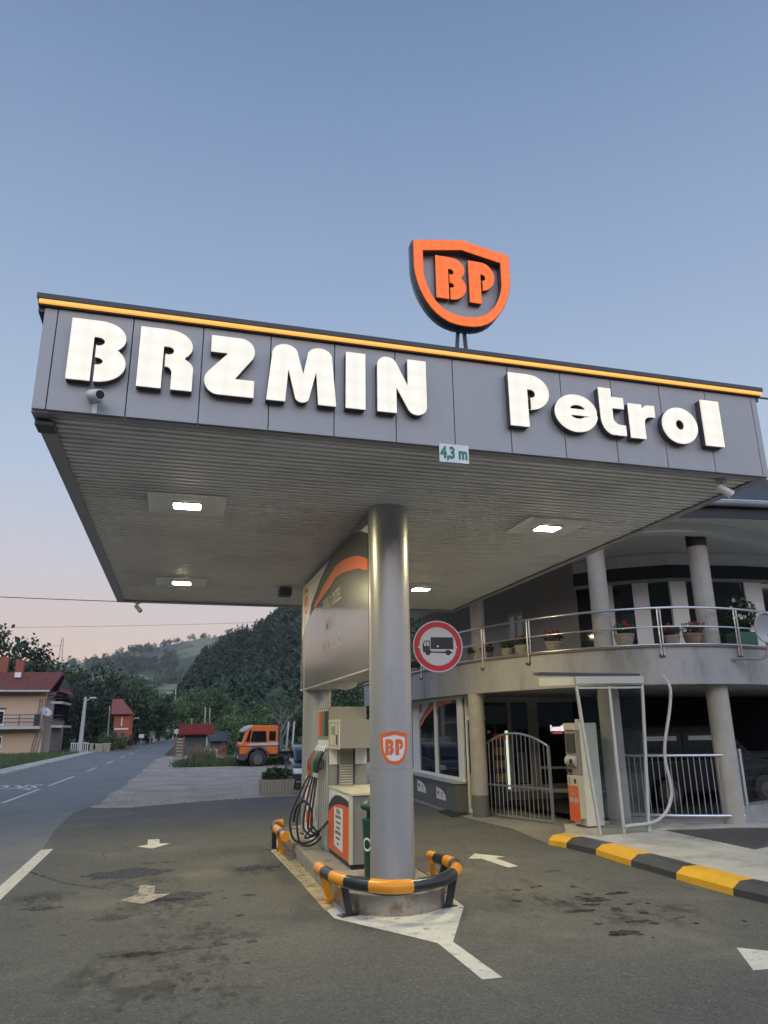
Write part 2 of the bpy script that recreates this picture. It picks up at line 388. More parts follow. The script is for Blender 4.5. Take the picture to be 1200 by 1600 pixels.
sheet('forecourt', fc_edge, .009, g['forecourt'])
rr = [(p.x+.0, p.y) for p in Rr_ if 14 < p.y < 58]
gp = [(-2.0,19.5)]+[(p.x-.25+.22*math.sin(p.y*1.7)+.1*math.sin(p.y*4.1), p.y) for p in Rr_ if 21 < p.y < 62]+[(3.4,62),(3.4,47),(9,44),(40,44),(40,19.5)]
sheet('gravel_apron', gp, .004, g['gravel'])
# pavement strip with kerb on the far side of the road
pv = [p for p in L_ if 12 < p.y < 110]; pv2 = [p for p in road_strip(4.5, 0) if 12 < p.y < 110]
m = MB(); m.wallstrip([(p.x, p.y) for p in pv], 1.1, -.01, .1); tag(m.build('pavement', g['concrete'], keep=True), kind='structure')

def flat(name, pts, z=.013, mat=None):
    m = MB(); m.mesh([[(p.x, p.y) for p in pts]], .0005, Matrix.Translation((0, 0, z))); return tag(m.build(name, mat or g['paint'], keep=True), kind='structure')
PX = lambda *a: [gd(x, y) for x, y in a]
flat('painted_arrow', PX((231,1313),(249,1312.4),(249,1319.3),(266,1319),(238,1327),(214,1324),(230.6,1321)))
flat('painted_arrow', PX((218,1384.6),(242,1384.6),(241,1399),(266.6,1398),(223.7,1414.7),(187.7,1408.5),(215,1399.5)), mat=g['paint_worn'])
flat('sandy_paint', PX((424,1328),(436,1321),(450,1334),(520,1400),(521,1421),(508,1425)), .0145, g['paint_sand'])
flat('painted_arrow', PX((732,1343),(742,1335),(789,1340),(774,1342),(810,1355),(794,1357),(752,1343)))
flat('painted_arrow', PX((1151,1483),(1177.5,1519),(1212,1516),(1300,1545),(1335,1535),(1250,1508),(1268,1496)))
flat('island_paint', PX((422,1329),(522,1437),(684,1476),(754,1533.6),(785,1530),(708,1474),(725,1418),(706,1404))+[Vector((3.25,10,0)),Vector((3.2,14.2,0)),Vector((1.9,14.4,0))])
flat('edge_line', [Vector((-2.02,14.15,0)),Vector((-1.84,14.2,0)),Vector((-1.86,5,0)),Vector((-1.9,-10,0)),Vector((-2.08,-10,0)),Vector((-2.04,5,0))])
cx = [(v.x, v.y) for v in rc]
def cpt(y):
    for a, b in zip(cx, cx[1:]):
        if a[1] <= y <= b[1]: t = (y-a[1])/(b[1]-a[1]); return a[0]+(b[0]-a[0])*t
    return cx[-1][0]
m = MB()
for y0, y1 in [(8,13),(16,21.0),(23.6,28.6),(30.2,36),(40,44),(49,53),(58,62),(67,71),(76,80),(85,89),(94,98),(103,107),(112,116),(121,125)]:
    a = cpt(y0); b = cpt(y1); m.add([(a-.06,y0,.006),(a+.06,y0,.006),(b+.06,y1,.006),(b-.06,y1,.006)], [(0,1,2,3)])
tag(m.build('centre_line', g['paint'], keep=True), kind='structure')
m = MB(); m.text('ŠKOLA', 1.5, .0005, Matrix.Translation((-6.0,30.2,.007)) @ Matrix.Rotation(math.pi, 4, 'Z') @ Matrix.Diagonal((.62,1.9,1,1)), .02)
tag(m.build('painted_word', g['paint'], keep=True), kind='structure')
# oil and water stains lying on the asphalt
stm = pmat('oil_stain_film', (.026,.024,.020), .45, 0, .4, 4); t_ = stm.node_tree
nn = N('ShaderNodeTexNoise', t_); nn.inputs['Scale'].default_value = 5; nn.inputs['Detail'].default_value = 8; nn.inputs['Roughness'].default_value = .7
cc_ = N('ShaderNodeTexCoord', t_); t_.links.new(cc_.outputs['Object'], nn.inputs['Vector'])
mm_ = N('ShaderNodeMapRange', t_); mm_.inputs[1].default_value = .38; mm_.inputs[2].default_value = .66; mm_.inputs[3].default_value = .15; mm_.inputs[4].default_value = .85
t_.links.new(nn.outputs[0], mm_.inputs[0]); t_.links.new(mm_.outputs[0], t_.nodes['Principled BSDF'].inputs['Alpha'])
def blob(c, rx, ry, seed):
    r_1 = random.Random(seed); n = 40
    return [(c.x+rx*math.cos(6.283*i/n)*(1+.55*noise.noise(Vector((math.cos(6.283*i/n)*1.6, math.sin(6.283*i/n)*1.6, seed))) +.12*r_1.uniform(-1,1)), c.y+ry*math.sin(6.283*i/n)*(1+.55*noise.noise(Vector((math.cos(6.283*i/n)*1.6, 5+math.sin(6.283*i/n)*1.6, seed)))+.12*r_1.uniform(-1,1))) for i in range(n)]
m = MB(); T0 = Matrix.Translation((0,0,.0105))
def rib(pix, w, seed):
    rr2 = random.Random(seed); P_ = spline([gd(*p) for p in pix], 14); L1 = []; L2 = []
    for i, p in enumerate(P_):
        ww = w*(.35+1.2*abs(noise.noise(Vector((i*.23, seed, 0))))+.25*rr2.random()); L1.append((p.x+rr2.uniform(-.01,.01), p.y+ww)); L2.append((p.x+rr2.uniform(-.01,.01), p.y-ww))
    m.mesh([L1+L2[::-1]], .0003, T0)
rib([(42,1362),(75,1373),(105,1382),(150,1388),(172,1391)], .055, 1)
rib([(172,1381),(200,1386),(222,1391),(260,1392),(300,1396)], .03, 2)
for i, (px, py, a1, a2) in enumerate(((286,1402,.40,.22),(260,1410,.22,.16),(205,1366,.5,.35),(398,1358,.35,.16),(215,1495,.16,.12),(262,1492,.18,.12),(292,1466,.10,.09),(205,1492,.30,.12),(255,1465,.08,.08),(65,1421,.20,.10),(175,1436,.22,.12),(232,1350,.10,.05),(264,1348,.12,.06),(930,1407,.16,.10),(965,1397,.14,.07),(972,1460,.16,.10),(1000,1441,.16,.05),(870,1362,.08,.03),(905,1425,.20,.06),(925,1415,.10,.06),(388,1400,.12,.05),(312,1453,.06,.03),(345,1478,.08,.03),(300,1484,.20,.04))):
    m.mesh([blob(gd(px, py), a1, a2, i+.5)], .0003, T0)
rs5 = random.Random(8)
for i in range(70):
    cxx, cyy, sx, sy = rs5.choice(((.25,7.4,.55,.9),(.1,8.6,.7,.8),(4.4,8.4,.6,1.0),(4.9,7.0,.5,.6)))
    c_1 = Vector((rs5.gauss(cxx, sx*.7), rs5.gauss(cyy, sy*.7), 0)); k1 = rs5.uniform(.012,.05)
    m.mesh([blob(c_1, k1*1.2, k1, i*1.3)], .0003, T0)
tag(m.build('oil_stains', stm, keep=True), kind='structure')
# concrete path in front of the shop
sheet('path', [(p.x, p.y) for p in PX((650,1254),(692,1268),(745,1283),(800,1296),(857,1321))]+[(6.3,12.3),(7.2,12.9),(12,13),(16,17),(9,22),(7.2,24)], .016, g['pathc'])

# ------------------------------------------------------------------ canopy
XL, XR, YF, YB, ZB, ZT = -1.35, 6.16, 6.15, 15.96, 4.5, 5.462
C = thing('station_canopy', (2.4, 9.5, 0), 'large flat grey petrol station canopy on two silver columns with amber light strip', 'canopy')
seam = []
for (a, b) in ((91.7,481.7),(210,497),(319,510),(424,523),(523,537),(617,552),(706,562),(791.7,573),(874,584),(953,594),(1028,602),(1100,612),(1172,622)):
    seam.append(aty(a, b, YF).x)
xs = [XL]+seam+[XR]
for a, b in zip(xs, xs[1:]):
    MB().box(a+.004, b-.004, YF, YF+.03, ZB, ZT).build('fascia_panel', g['panel'], C, bevel=.003)
MB().box(XL+.02, XR-.02, YF+.031, YF+.06, ZB+.02, ZT).build('fascia_backing', g['black'], C)
for X, s in ((XL, 1), (XR, -1)):
    for k in range(9):
        y0 = YF+.034+k*(YB-YF-.034)/9; y1 = YF+.034+(k+1)*(YB-YF-.034)/9
        MB().box(min(X, X+s*.03), max(X, X+s*.03), y0+.004, y1-.004, ZB, ZT).build('side_panel', g['panel'], C)
MB().box(XL, XR, YB, YB+.03, ZB-.0, ZT).build('rear_fascia', g['panel'], C)
MB().box(XL+.01, XR-.01, YF+.07, YB-.01, ZT-.06, ZT-.02).build('deck', g['dark'], C)
# flashing: dark angle on top, strip below it
m = MB(); m.box(XL-.06, XR+.05, YF-.07, YB+.09, ZT+.055, ZT+.10)
m.box(XL-.05, XR+.04, YF-.03, YF+.01, ZT+.004, ZT+.055); m.box(XL-.05, XL+.02, YF+.01, YB+.05, ZT-.04, ZT+.055); m.box(XR-.02, XR+.04, YF+.01, YB+.05, ZT-.04, ZT+.055)
m.build('roof_edge', g['flash'], C)
MB().box(XL-.04, XR+.035, YF-.062, YF-.031, ZT+.018, ZT+.047).build('light_strip', g['strip'], C)
# lower edge angle
m = MB(); m.box(XL+.03, XR-.03, YF+.032, YF+.12, ZB-.012, ZB+.02); m.box(XL-.003, XL+.13, YF+.034, YB, ZB-.016, ZB-.002); m.box(XR-.10, XR+.003, YF+.034, YB, ZB-.016, ZB-.002); m.box(XL, XR, YB-.1, YB+.035, ZB-.028, ZB-.003)
m.build('edge_angle', g['panel'], C)
# slatted soffit : trapezoid ribs running across the canopy
pitch = .112; m = MB(); y = YF+.12
random.seed(3)
while y < YB-.12:
    w = pitch*.70; dz = random.uniform(-.002, .002)
    x0, x1 = XL+.12, XR-.1
    secs = [x0, x0+2.5, x0+5, x1]
    zz = [ZB+.012+dz+.004*math.sin(1.1*sx+.6*y) for sx in secs]
    vs = []
    for sx, z in zip(secs, zz):
        vs += [(sx, y, z+.04), (sx, y+.005, z), (sx, y+w-.005, z), (sx, y+w, z+.04)]
    fs = []
    for i in range(3):
        o = i*4
        for k in range(3): fs.append((o+k, o+4+k, o+5+k, o+k+1))
    m.add(vs, fs); y += pitch
m.build('soffit', g['slat'], C)
MB().box(XL+.05, XR-.05, YF+.1, YB-.05, ZB+.056, ZB+.07).build('soffit_backing', g['gap'], C)
# columns
cols = []
for (cx_, cy_, up) in ((2.385, 8.35, ZB+.01), (2.385, 13.1, ZB+.01)):
    c1 = MB().lathe((cx_, cy_, 0), [(.245,.2),(.245,up)], 64).build('column', g['silver'], C, smooth=30)
    MB().lathe((cx_, cy_, 0), [(.262,.2),(.262,.215),(.248,.22)], 48).build('base_ring', g['dark'], c1)
    cols.append(c1)
    MB().tube([(cx_, cy_, 1.45), (cx_, cy_, 1.453)], .2458, 64).build('joint_ring', g['grey'], c1); MB().tube([(cx_, cy_, 2.5), (cx_, cy_, 2.503)], .2458, 64).build('joint_ring', g['grey'], c1)

# ---- glyph outlines (unit height)
def arc(cx, cy, rx, ry, a0, a1, n=10):
    return [(cx+rx*math.cos(R_(a0+(a1-a0)*i/n)), cy+ry*math.sin(R_(a0+(a1-a0)*i/n))) for i in range(n+1)]
def gB():
    return [[(0,0),(0,1)]+arc(.50,.735,.45,.265,90,-42,12)+arc(.48,.31,.50,.31,50,-90,14)+[(.46,0),(.46,.27)]+arc(.47,.33,.12,.065,-90,90,8)+[(.45,.395),(.45,.60)]+arc(.47,.655,.12,.075,-90,90,8)+[(.40,.73),(.40,0)]]
def gR():
    return [[(0,0),(0,1)]+arc(.50,.735,.45,.265,90,-44,12)+arc(.62,.36,.36,.19,55,0,6)+[(.98,0),(.60,0),(.60,.27)]+arc(.50,.27,.10,.10,0,90,5)+[(.47,.37),(.47,.58)]+arc(.52,.64,.10,.07,-90,90,8)+[(.43,.71),(.43,0)]]
def gZ():
    return [[(.10,1),(.64,1)]+arc(.70,.775,.29,.225,88,-42,10)+[(.60,.28),(1,.28),(1,0),(.36,0)]+arc(.29,.225,.29,.225,-92,-222,10)+[(.46,.72),(.10,.72)]]
def gM():
    o = [(0,0)]+arc(.235,.83,.175,.17,175,0,10)
    o = [(0,0),(.065,.86)]+arc(.25,.83,.185,.17,170,25,8)+[(.515,.50)]+arc(.75,.83,.185,.17,155,10,8)+[(1,0),(.74,0),(.705,.58)]+arc(.505,.10,.10,.09,-10,-170,8)+[(.30,.58),(.265,0)]
    return [o]
def gI(): return [[(0,0),(0,1),(1,1),(1,0)]]
def gN():
    return [[(0,0),(0,.86)]+arc(.20,.85,.20,.15,180,30,8)+[(.62,.50),(.62,1),(1,1),(1,.16)]+arc(.80,.15,.20,.15,0,-150,8)+[(.38,.48),(.38,0)]]
def gP():
    return [[(0,0),(0,1)]+arc(.48,.665,.50,.335,90,-90,18)+[(.52,.33),(.52,.55)]+arc(.53,.635,.11,.08,-90,90,8)+[(.44,.715),(.44,0)]]
def ge():
    out = arc(.5,.5,.5,.5,2,350,40)
    lo = [(.97,.385),(.62,.40)]+arc(.52,.43,.12,.13,-20,-160,6)[0:0]
    ring = arc(.5,.5,.5,.5,-2,-0.0,1)
    outer = arc(.5,.5,.5,.5,-4,-356+8,44)   # runs clockwise from slot bottom round to slot top
    slot = [(.98,.45),(.36,.45)]+arc(.53,.45,.17,.10,180,340,8)+[(.68,.40)]
    eye = [(.36,.61)]+arc(.54,.61,.18,.12,180,0,8)
    return [outer+slot, eye]
def gt():
    return [[(0,1),(.50,1),(.50,.82),(1,.82),(1,.58),(.50,.58),(.50,.38)]+arc(.80,.36,.30,.14,180,270,5)+[(1,.22),(1,0),(.62,0)]+arc(.50,.36,.50,.36,-75,-180,8)]
def gr():
    return [[(0,0),(0,1),(.50,1),(.52,.86)]+arc(.78,.84,.24,.16,150,90,4)+[(1,1),(1,.66),(.82,.66)]+arc(.82,.44,.26,.22,90,180,6)+[(.56,0)]]
def go(): return [arc(.5,.5,.5,.5,0,350,40), arc(.5,.52,.12,.14,0,340,16)]
def letter(gl, x0, x1, z0, z1, parent, Y=YF, d=.09, face=None):
    A = PM((x0, Y, z0), (1, 0, 0)) @ Matrix.Diagonal((x1-x0, z1-z0, 1, 1))
    b = MB().mesh(gl, d-.012, PM((x0, Y, z0), (1,0,0)) @ Matrix.Diagonal((x1-x0, z1-z0, 1, 1))).build('letter', g['letter_side'], parent)
    mm = MB().mesh(gl, .014, Matrix.Translation((0, -(d-.012), 0)) @ A)
    ctr = Vector(((x0+x1)/2, Y, (z0+z1)/2)); mm.v = [ctr+Vector(((v.x-ctr.x)*1.0, v.y-ctr.y, (v.z-ctr.z)*1.0)) for v in mm.v]
    mm.build('lit_face', face or g['lface'], b)
    return b
YL = YF-.09
T = thing('name_sign', (.4, YF, 4.7), 'row of six large lit white block capitals on the left half of the canopy fascia', 'sign')
def lx(px, py): return aty(px, py, YL)
def place(gl, bl, tr, par):   # bl, tr : pixels of lower-left and upper-right of the face on the lettering plane
    a = lx(*bl); b = lx(*tr); letter(gl, a.x, b.x, a.z, b.z, par)
ZL0, ZL1 = 4.765, 5.345
def px2(gl, xa, xb, par, z0=None, z1=None):
    z0 = ZL0 if z0 is None else z0; z1 = ZL1 if z1 is None else z1
    ym = 560+ (xa-100)*.115
    letter(gl, lx(xa, ym).x, lx(xb, ym).x, z0, z1, par)
px2(gB(), 105.5, 199, T); px2(gR(), 215, 303.5, T); px2(gZ(), 319.5, 397.5, T); px2(gM(), 417, 525.5, T); px2(gI(), 540.5, 571, T); px2(gN(), 590, 666.5, T)
T = thing('lit_word_sign', (4.3, YF, 4.7), 'lit white six letter word with one capital on the right half of the fascia', 'sign')
px2(gP(), 797.5, 861, T); px2(ge(), 868, 933.5, T, 4.765, 5.18); px2(gt(), 940, 977, T, 4.775, 5.30); px2(gr(), 984.5, 1025, T, 4.765, 5.155); px2(go(), 1036, 1090, T, 4.755, 5.17); px2(gI(), 1101, 1129, T, 4.765, 5.30)

# ---- shield sign standing on the roof
def shield(w, h, inset=0., n=12):
    # half width w/2, peak at top centre
    a = w/2-inset; top = h-inset*1.15; sh = h*.905-inset
    pts = [(-a, sh), (0, top), (a, sh)]
    right = []
    for i in range(1, n+1):
        t = i/n; ang = t*90
        x = a*math.cos(R_(ang))**.82; y = sh*.72-(sh*.72-inset)*math.sin(R_(ang))**1.15
        right.append((x, y))
    right = [(a*.995, sh*.72)]+right
    left = [(-x, y) for x, y in right[::-1]][1:]
    return [pts[0], pts[1], pts[2]]+right+left
YS = 6.75
p0 = aty(640,378,YS); p1 = aty(791,407,YS); pb = aty(728,517,YS); pt_ = aty(714,379,YS)
w_ = p1.x-p0.x-.01; cxs = (p0.x+p1.x)/2; zb_ = pb.z; h_ = (pt_.z-zb_)*.98
T = thing('shield_sign', (cxs, YS, ZT+.1), 'orange outlined shield sign with two lit orange letters standing on top of the canopy', 'sign')
sh_out = shield(w_, h_); sh_in = shield(w_, h_, .118)
Mx = PM((cxs, YS, zb_), (1,0,0))
bk = MB().mesh([sh_out], .05, Matrix.Translation((0,.07,0)) @ Mx).build('back_panel', g['panel'], T)
rim = MB().mesh([sh_out, sh_in], .10, Matrix.Translation((0,.02,0)) @ Mx).build('rim', g['letter_side'], T)
MB().mesh([[(x*.985, h_*.5+(y-h_*.5)*.985) for x, y in sh_out], sh_in], .012, Matrix.Translation((0,-.082,0)) @ Mx).build('lit_face', g['oface'], rim)
def bpl(gl, x0, x1, z0, z1, par, Y, d, face): letter(gl, x0, x1, z0, z1, par, Y, d, face)
bpl(gB(), cxs-.262*w_, cxs+.045*w_, zb_+h_*.31, zb_+h_*.79, T, YS+.018, .07, g['oface'])
bpl(gP(), cxs+.075*w_, cxs+.345*w_, zb_+h_*.31, zb_+h_*.79, T, YS+.018, .07, g['oface'])
for (xa, xb) in ((-.03,-.09), (.04,.08)):
    MB().bar((cxs+xa, YS+.06, zb_+.06), (cxs+xb, YS+.06, ZT+.1), .035, .035).build('leg', g['dark'], T)

# ---- 4,3 m clearance plate
a = aty(686,694,YF-.01); b = aty(733,725,YF-.01)
T = thing('height_sign', (a.x, YF, b.z), 'small white clearance plate with green figures hanging at the lower edge of the canopy fascia', 'sign')
MB().box(a.x, b.x, YF-.012, YF-.004, b.z-.0, a.z+.01).build('plate', g['white'], T)
g['gtext'] = pmat('green_text', (.01,.20,.13), .5)
MB().text('4,3 m', .165, .002, PM(((a.x+b.x)/2, YF-.012, (a.z+b.z)/2+.004), (1,0,0)), .008, sx=.74).build('lettering', g['gtext'], T)

# ---- ceiling lamps
def ceiling_lamp(x, y, lab, big):
    T = thing('ceiling_light', (x, y, ZB), lab, 'ceiling light', 'lights in the canopy ceiling')
    if big: MB().box(x-.45, x+.45, y-.40, y+.40, ZB-.005, ZB+.006).build('mount_panel', g['white_panel'] if big == 1 else g['slat'], T)
    m = MB(); z = ZB-.03
    for bx in ((x-.17,x+.17,y-.13,y-.105),(x-.17,x+.17,y+.105,y+.13),(x-.17,x-.15,y-.105,y+.105),(x+.15,x+.17,y-.105,y+.105)): m.box(*bx, z, ZB-.006)
    m.build('frame', g['ltgrey'], T)
    MB().box(x-.15, x+.15, y-.105, y+.105, ZB-.033, ZB-.008).build('lens', g['lamp'], T)
ceiling_lamp(-.04, 8.65, 'lit square lamp in a large pale panel, front left of the canopy ceiling', 1)
ceiling_lamp(-.07, 13.6, 'lit lamp in a pale panel near the rear left edge of the canopy ceiling', 1)
ceiling_lamp(4.72, 8.6, 'brightest lit square lamp, front right of the canopy ceiling', 2)
ceiling_lamp(4.45, 13.3, 'small lit lamp in the ceiling just right of the front column, far right rear', 2)

# ---- security cameras
def sec_cam(p, aim, lab, mount):
    T = thing('security_camera', p, lab, 'security camera', 'security cameras on the canopy')
    p = Vector(p); aim = Vector(aim).normalized()
    if mount == 'wall': MB().tube([p, p+Vector((0,-.03,0))], .055, 20).build('mount', g['ltgrey'], T, smooth=30); j = p+Vector((0,-.09,-.01))
    else: MB().tube([p, p+Vector((0,0,-.03))], .06, 20).build('mount', g['ltgrey'], T, smooth=30); j = p+Vector((0,0,-.11))
    MB().tube([p, j], .018, 10).build('arm', g['ltgrey'], T, smooth=30)
    b = MB().tube([j-aim*.06, j-aim*.055, j+aim*.115, j+aim*.12], [.03,.042,.046,.044], 20).build('body', g['white'], T, smooth=30)
    MB().tube([j+aim*.1205, j+aim*.126], .036, 20).build('lens', g['black'], b)
a = aty(148,622,YF); sec_cam((a.x, YF-.001, a.z), (.5,-.75,-.28), 'white bullet camera on the fascia below the first letter', 'wall')
sec_cam((aty(1110,742,6.5).x, 6.35, ZB-.0), (.75,-.2,-.55), 'white bullet camera hanging under the right front corner of the canopy', 'c')
a = aty(215,943,YB-.1); sec_cam((a.x, YB-.08, ZB-.03), (.6,-.3,-.7), 'small camera hanging under the far rear left corner of the canopy', 'c')
a = aty(148,638,YF)
tag(MB().box(a.x-.02, a.x+.02, YF-.012, YF-.001, ZB-.0, a.z+.06).build('cable_conduit', g['white'], bevel=.004), 'short white cable duct below the camera on the fascia', 'conduit')
a = Vector((XL+.06, 6.45, ZB-.03)); tag(MB().box(XL+.01, XL+.17, 6.30, 6.5, ZB-.085, ZB-.031).build('junction_box', g['dark'], bevel=.01), 'dark junction box under the front left corner of the canopy', 'box')
a = aty(447,946,13.6); tag(MB().box(a.x-.14, a.x+.1, 13.55, 13.8, 4.31, 4.465).build('loudspeaker_box', g['dark'], bevel=.02), 'dark box hanging from the canopy ceiling behind the banner panel', 'box')

# ---- banner panel between the columns
T = thing('banner_panel', (2.385, 10.8, 2.55), 'silver panel with charcoal and orange arc spanning between the two canopy columns', 'sign panel')
BX = 2.145; by0, by1, bz0, bz1 = 8.42, 13.38, 2.56, 4.44
ysm = [by1]+[atx(px, py, BX).y for px, py in ((485,1000),(505,1000),(544,1000))]+[by0]
g['banner'] = pmat('glossy_silver_board', (.205,.21,.215), .22, .35, .06, 2., coat=.3, stretch=(1,1,.15))
for ya, yb in zip(ysm, ysm[1:]):
    MB().box(BX, BX+.03, yb+.003, ya-.003, bz0, bz1).build('board', g['banner'], T)
MB().box(BX+.031, 2.62, by0+.02, by1-.005, bz0+.012, bz1).build('core', g['grey'], T)
MB().box(BX-.012, 2.63, by0, by1+.02, bz0-.02, bz0-.002).build('lower_trim', g['ltgrey'], T)
MB().box(BX-.012, BX-.002, by1, by1+.02, bz0, bz1).build('end_trim', g['ltgrey'], T)
def bpoly(name, pix, mat, off):
    pts = [atx(px, py, BX) for px, py in pix]; pts = [(-(min(max(p.y, by0), by1-.01)), min(max(p.z, bz0), bz1-.002)) for p in pts]
    return MB().mesh([pts], .002, PM((BX-off, 0, 0), (0,-1,0))).build(name, mat, T)
outer = [(484,962),(487,944),(500,908),(510,885),(520,866),(535,850),(552,834),(565,830),(582,826)]
inner = [(491,950),(492,944),(506,916),(524,886),(534,877),(544,872),(560,868),(582,867)]
inn2 = [(494,950),(495,947),(514,920),(526,902),(535,896),(544,892),(560,888),(582,886)]
bpoly('white_field', [(471,1002),(476,985),(484,962)]+outer[1:]+[(582,812),(540,850),(471,912)], g['white'], .0008)  # white print; its lower tail paints in the bright sky reflection
bpoly('dark_arc', outer+inner[::-1], g['navy'], .003)
bpoly('orange_arc', inner+inn2[::-1], g['orange'], .005)
def emblem(par, M_, w, h, bold=True, z=0):
    so = shield(w, h); si = shield(w, h, w*.12)
    a = MB().mesh([so], .0015, M_).build('emblem', g['white'], par)
    MB().mesh([so, si], .001, M_ @ Matrix.Translation((0,0,.0017))).build('emblem_rim', g['orange'], a)
    MB().mesh(gB(), .001, M_ @ Matrix.Translation((-.27*w, h*.30, .0017)) @ Matrix.Diagonal((.26*w, .42*h, 1, 1))).mesh(gP(), .001, M_ @ Matrix.Translation((.03*w, h*.30, .0017)) @ Matrix.Diagonal((.25*w, .42*h, 1, 1))).build('emblem_letters', g['orange'], a)
e0 = atx(478,962,BX); emblem(T, PM((BX-.003, 12.98, e0.z+.02), (0,-1,0)), .42, .46)
g['faint'] = pmat('faded_white_print', (.50,.48,.46), .3, .1, .1)
yt = atx(519,965,BX).y
for k, (tx, zz) in enumerate((('EVRO DIZEL', 3.74), ('BMB 95', 3.42), ('OTVORENO', 3.08))):
    MB().text(tx, .26, .001, PM((BX-.0015, yt+.05 if k != 1 else yt+.2, zz), (0,-1,0)), .006, sx=.95).build('printed_line', g['faint'], T)
T = thing('dome_lamp', (2.38, 11.0, 2.55), 'white round dome lamp under the banner panel', 'lamp')
MB().lathe((2.4, 10.85, 2.44), [(.03,.0),(.10,.012),(.16,.04),(.185,.09),(.185,.10)], 28).build('dome', g['white'], T, smooth=40)

# emblem wrapped on the front column
def wrap(gl_loops, M2, r, cx_, cy_, ang0, zc, name, mat, par):
    mm = MB().mesh(gl_loops, .0004, M2)
    # densify by splitting long edges
    bm = bmesh.new(); vs = [bm.verts.new(v) for v in mm.v]
    for f in mm.f:
        try: bm.faces.new([vs[i] for i in f])
        except Exception: pass
    bmesh.ops.triangulate(bm, faces=bm.faces[:])
    for _ in range(4):
        ed = [e_ for e_ in bm.edges if e_.calc_length() > .03]
        if not ed: break
        bmesh.ops.subdivide_edges(bm, edges=ed, cuts=1); bmesh.ops.triangulate(bm, faces=[f for f in bm.faces if len(f.verts) > 3])
    m3 = MB(); bm.verts.index_update()
    for v in bm.verts:
        a_ = ang0+v.co.x/r; rr_ = r+v.co.z
        m3.v.append(Vector((cx_+rr_*math.cos(a_), cy_+rr_*math.sin(a_), zc+v.co.y)))
    for f in bm.faces: m3.f.append([v.index for v in f.verts]); m3.m.append(0)
    bm.free(); return m3.build(name, mat, par, smooth=40)
ew, eh = .335, .36; ez = onp(617,1195,(0,8.1),(1,8.1)).z
ang0 = math.atan2(-8.35, -2.385)+.16
I4 = Matrix.Identity(4)
em = wrap([shield(ew,eh)], I4, .2465, 2.385, 8.35, ang0, ez, 'emblem', g['white'], cols[0])
wrap([shield(ew,eh), shield(ew,eh,.038)], I4, .2485, 2.385, 8.35, ang0, ez, 'emblem_rim', g['orange'], em)
for gl, x in ((gB(), -.105), (gP(), .008)):
    wrap([[(x+p[0]*.098, .10+p[1]*.17) for p in lp] for lp in gl], I4, .2485, 2.385, 8.35, ang0, ez, 'emblem_letter', g['orange'], em)

# ---- no-trucks sign
a = aty(684,1010,8.62); rs = .318
T = thing('road_sign', (a.x, 8.64, a.z-rs), 'round red and white no lorries sign right of the front column', 'traffic sign')
g['signwhite'] = pmat('sign_white', (.60,.60,.60), .35, 0, .04, 3)
d_ = (Vector((0,0,0))-Vector((a.x, 8.62, 0))).normalized(); yawr = Vector((-d_.y, d_.x, 0)); yawr = Vector((1,-.10,0)).normalized()
MS = PM((a.x, 8.62, a.z), yawr)
MB().mesh([arc(0,0,rs,rs,0,354,60)], .012, Matrix.Translation((0,.0,0)) @ MS).build('disc', g['signwhite'], T)
MB().mesh([arc(0,0,rs*.955,rs*.955,0,354,60), arc(0,0,rs*.745,rs*.745,0,354,60)], .001, MS @ Matrix.Translation((0,0,.0125))).build('red_ring', g['red'], T)
k = rs/165.
def sg(pts): return [((x-240)*k, -(y-307)*k) for x, y in pts]
m = MB(); MT = MS @ Matrix.Translation((0,0,.0125))
m.mesh([sg([(192,249),(342,249),(343,325),(192,325)])], .001, MT)
m.mesh([sg([(150,271),(187,271),(187,335),(205,340),(330,340),(334,352),(188,348),(140,345),(137,300)]), sg([(152,277),(165,277),(163,306),(147,306)]), sg([(169,277),(182,277),(182,306),(168,306)])], .001, MT)
for c_ in (172, 306): m.mesh([[((c_-240)*k+.034*math.cos(t*.35), -(347-307)*k+.034*math.sin(t*.35)) for t in range(18)]], .0015, MT)
m.build('truck_symbol', g['black'], T)
m = MB()
for x, y in ((113,313),(237,307),(361,313)): m.lathe((0,0,0), [(.012,0),(.010,.008)], 12); 
m = MB()
for x, y in ((113,313),(237,307),(361,313)): p_ = MT @ Vector(((x-240)*k, -(y-307)*k, .001)); m.tube([p_, p_+Vector((0,-.01,0))], .013, 12)
m.build('bolt', g['steel'], T)
MB().bar((2.55, 8.66, a.z), (a.x+.15, 8.66, a.z), .03, .03).bar((2.55, 8.66, a.z-.15), (a.x+.15, 8.66, a.z-.15), .03, .03).build('bracket', g['dark'], T)

# ------------------------------------------------------------------ pump island
T = thing('pump_island', (2.4, 10.8, 0), 'long raised concrete pump island with worn paint and a rounded steel-edged front end', 'island')
ix0, ix1, iy0, iy1 = 1.86, 3.02, 8.55, 14.0
pol = [(ix0, iy1-.3), (ix0, iy0)]+[(p[0], p[1]) for p in arc((ix0+ix1)/2, iy0, (ix1-ix0)/2, .50, 195, 345, 14)]+[(ix1, iy0), (ix1, iy1-.3)]+[(p[0], p[1]) for p in arc((ix0+ix1)/2, iy1-.3, (ix1-ix0)/2, .5, 10, 170, 10)]
MB().prism(pol, 0, .195).build('kerb_body', g['island'], T, bevel=.012)
fr_ = [(p[0], p[1]) for p in arc((ix0+ix1)/2, iy0, (ix1-ix0)/2+.006, .508, 185, 355, 20)]
m = MB(); m.wallstrip([(ix0-.006, iy0+.9)]+fr_+[(ix1+.006, iy0+.9)], .004, .01, .205); m.build('steel_edge', pmat('worn_steel_plate', (.42,.39,.36), .3, .8, .1, 3, .05, 20, dark=(.25,.20,.15), dscale=4), T)

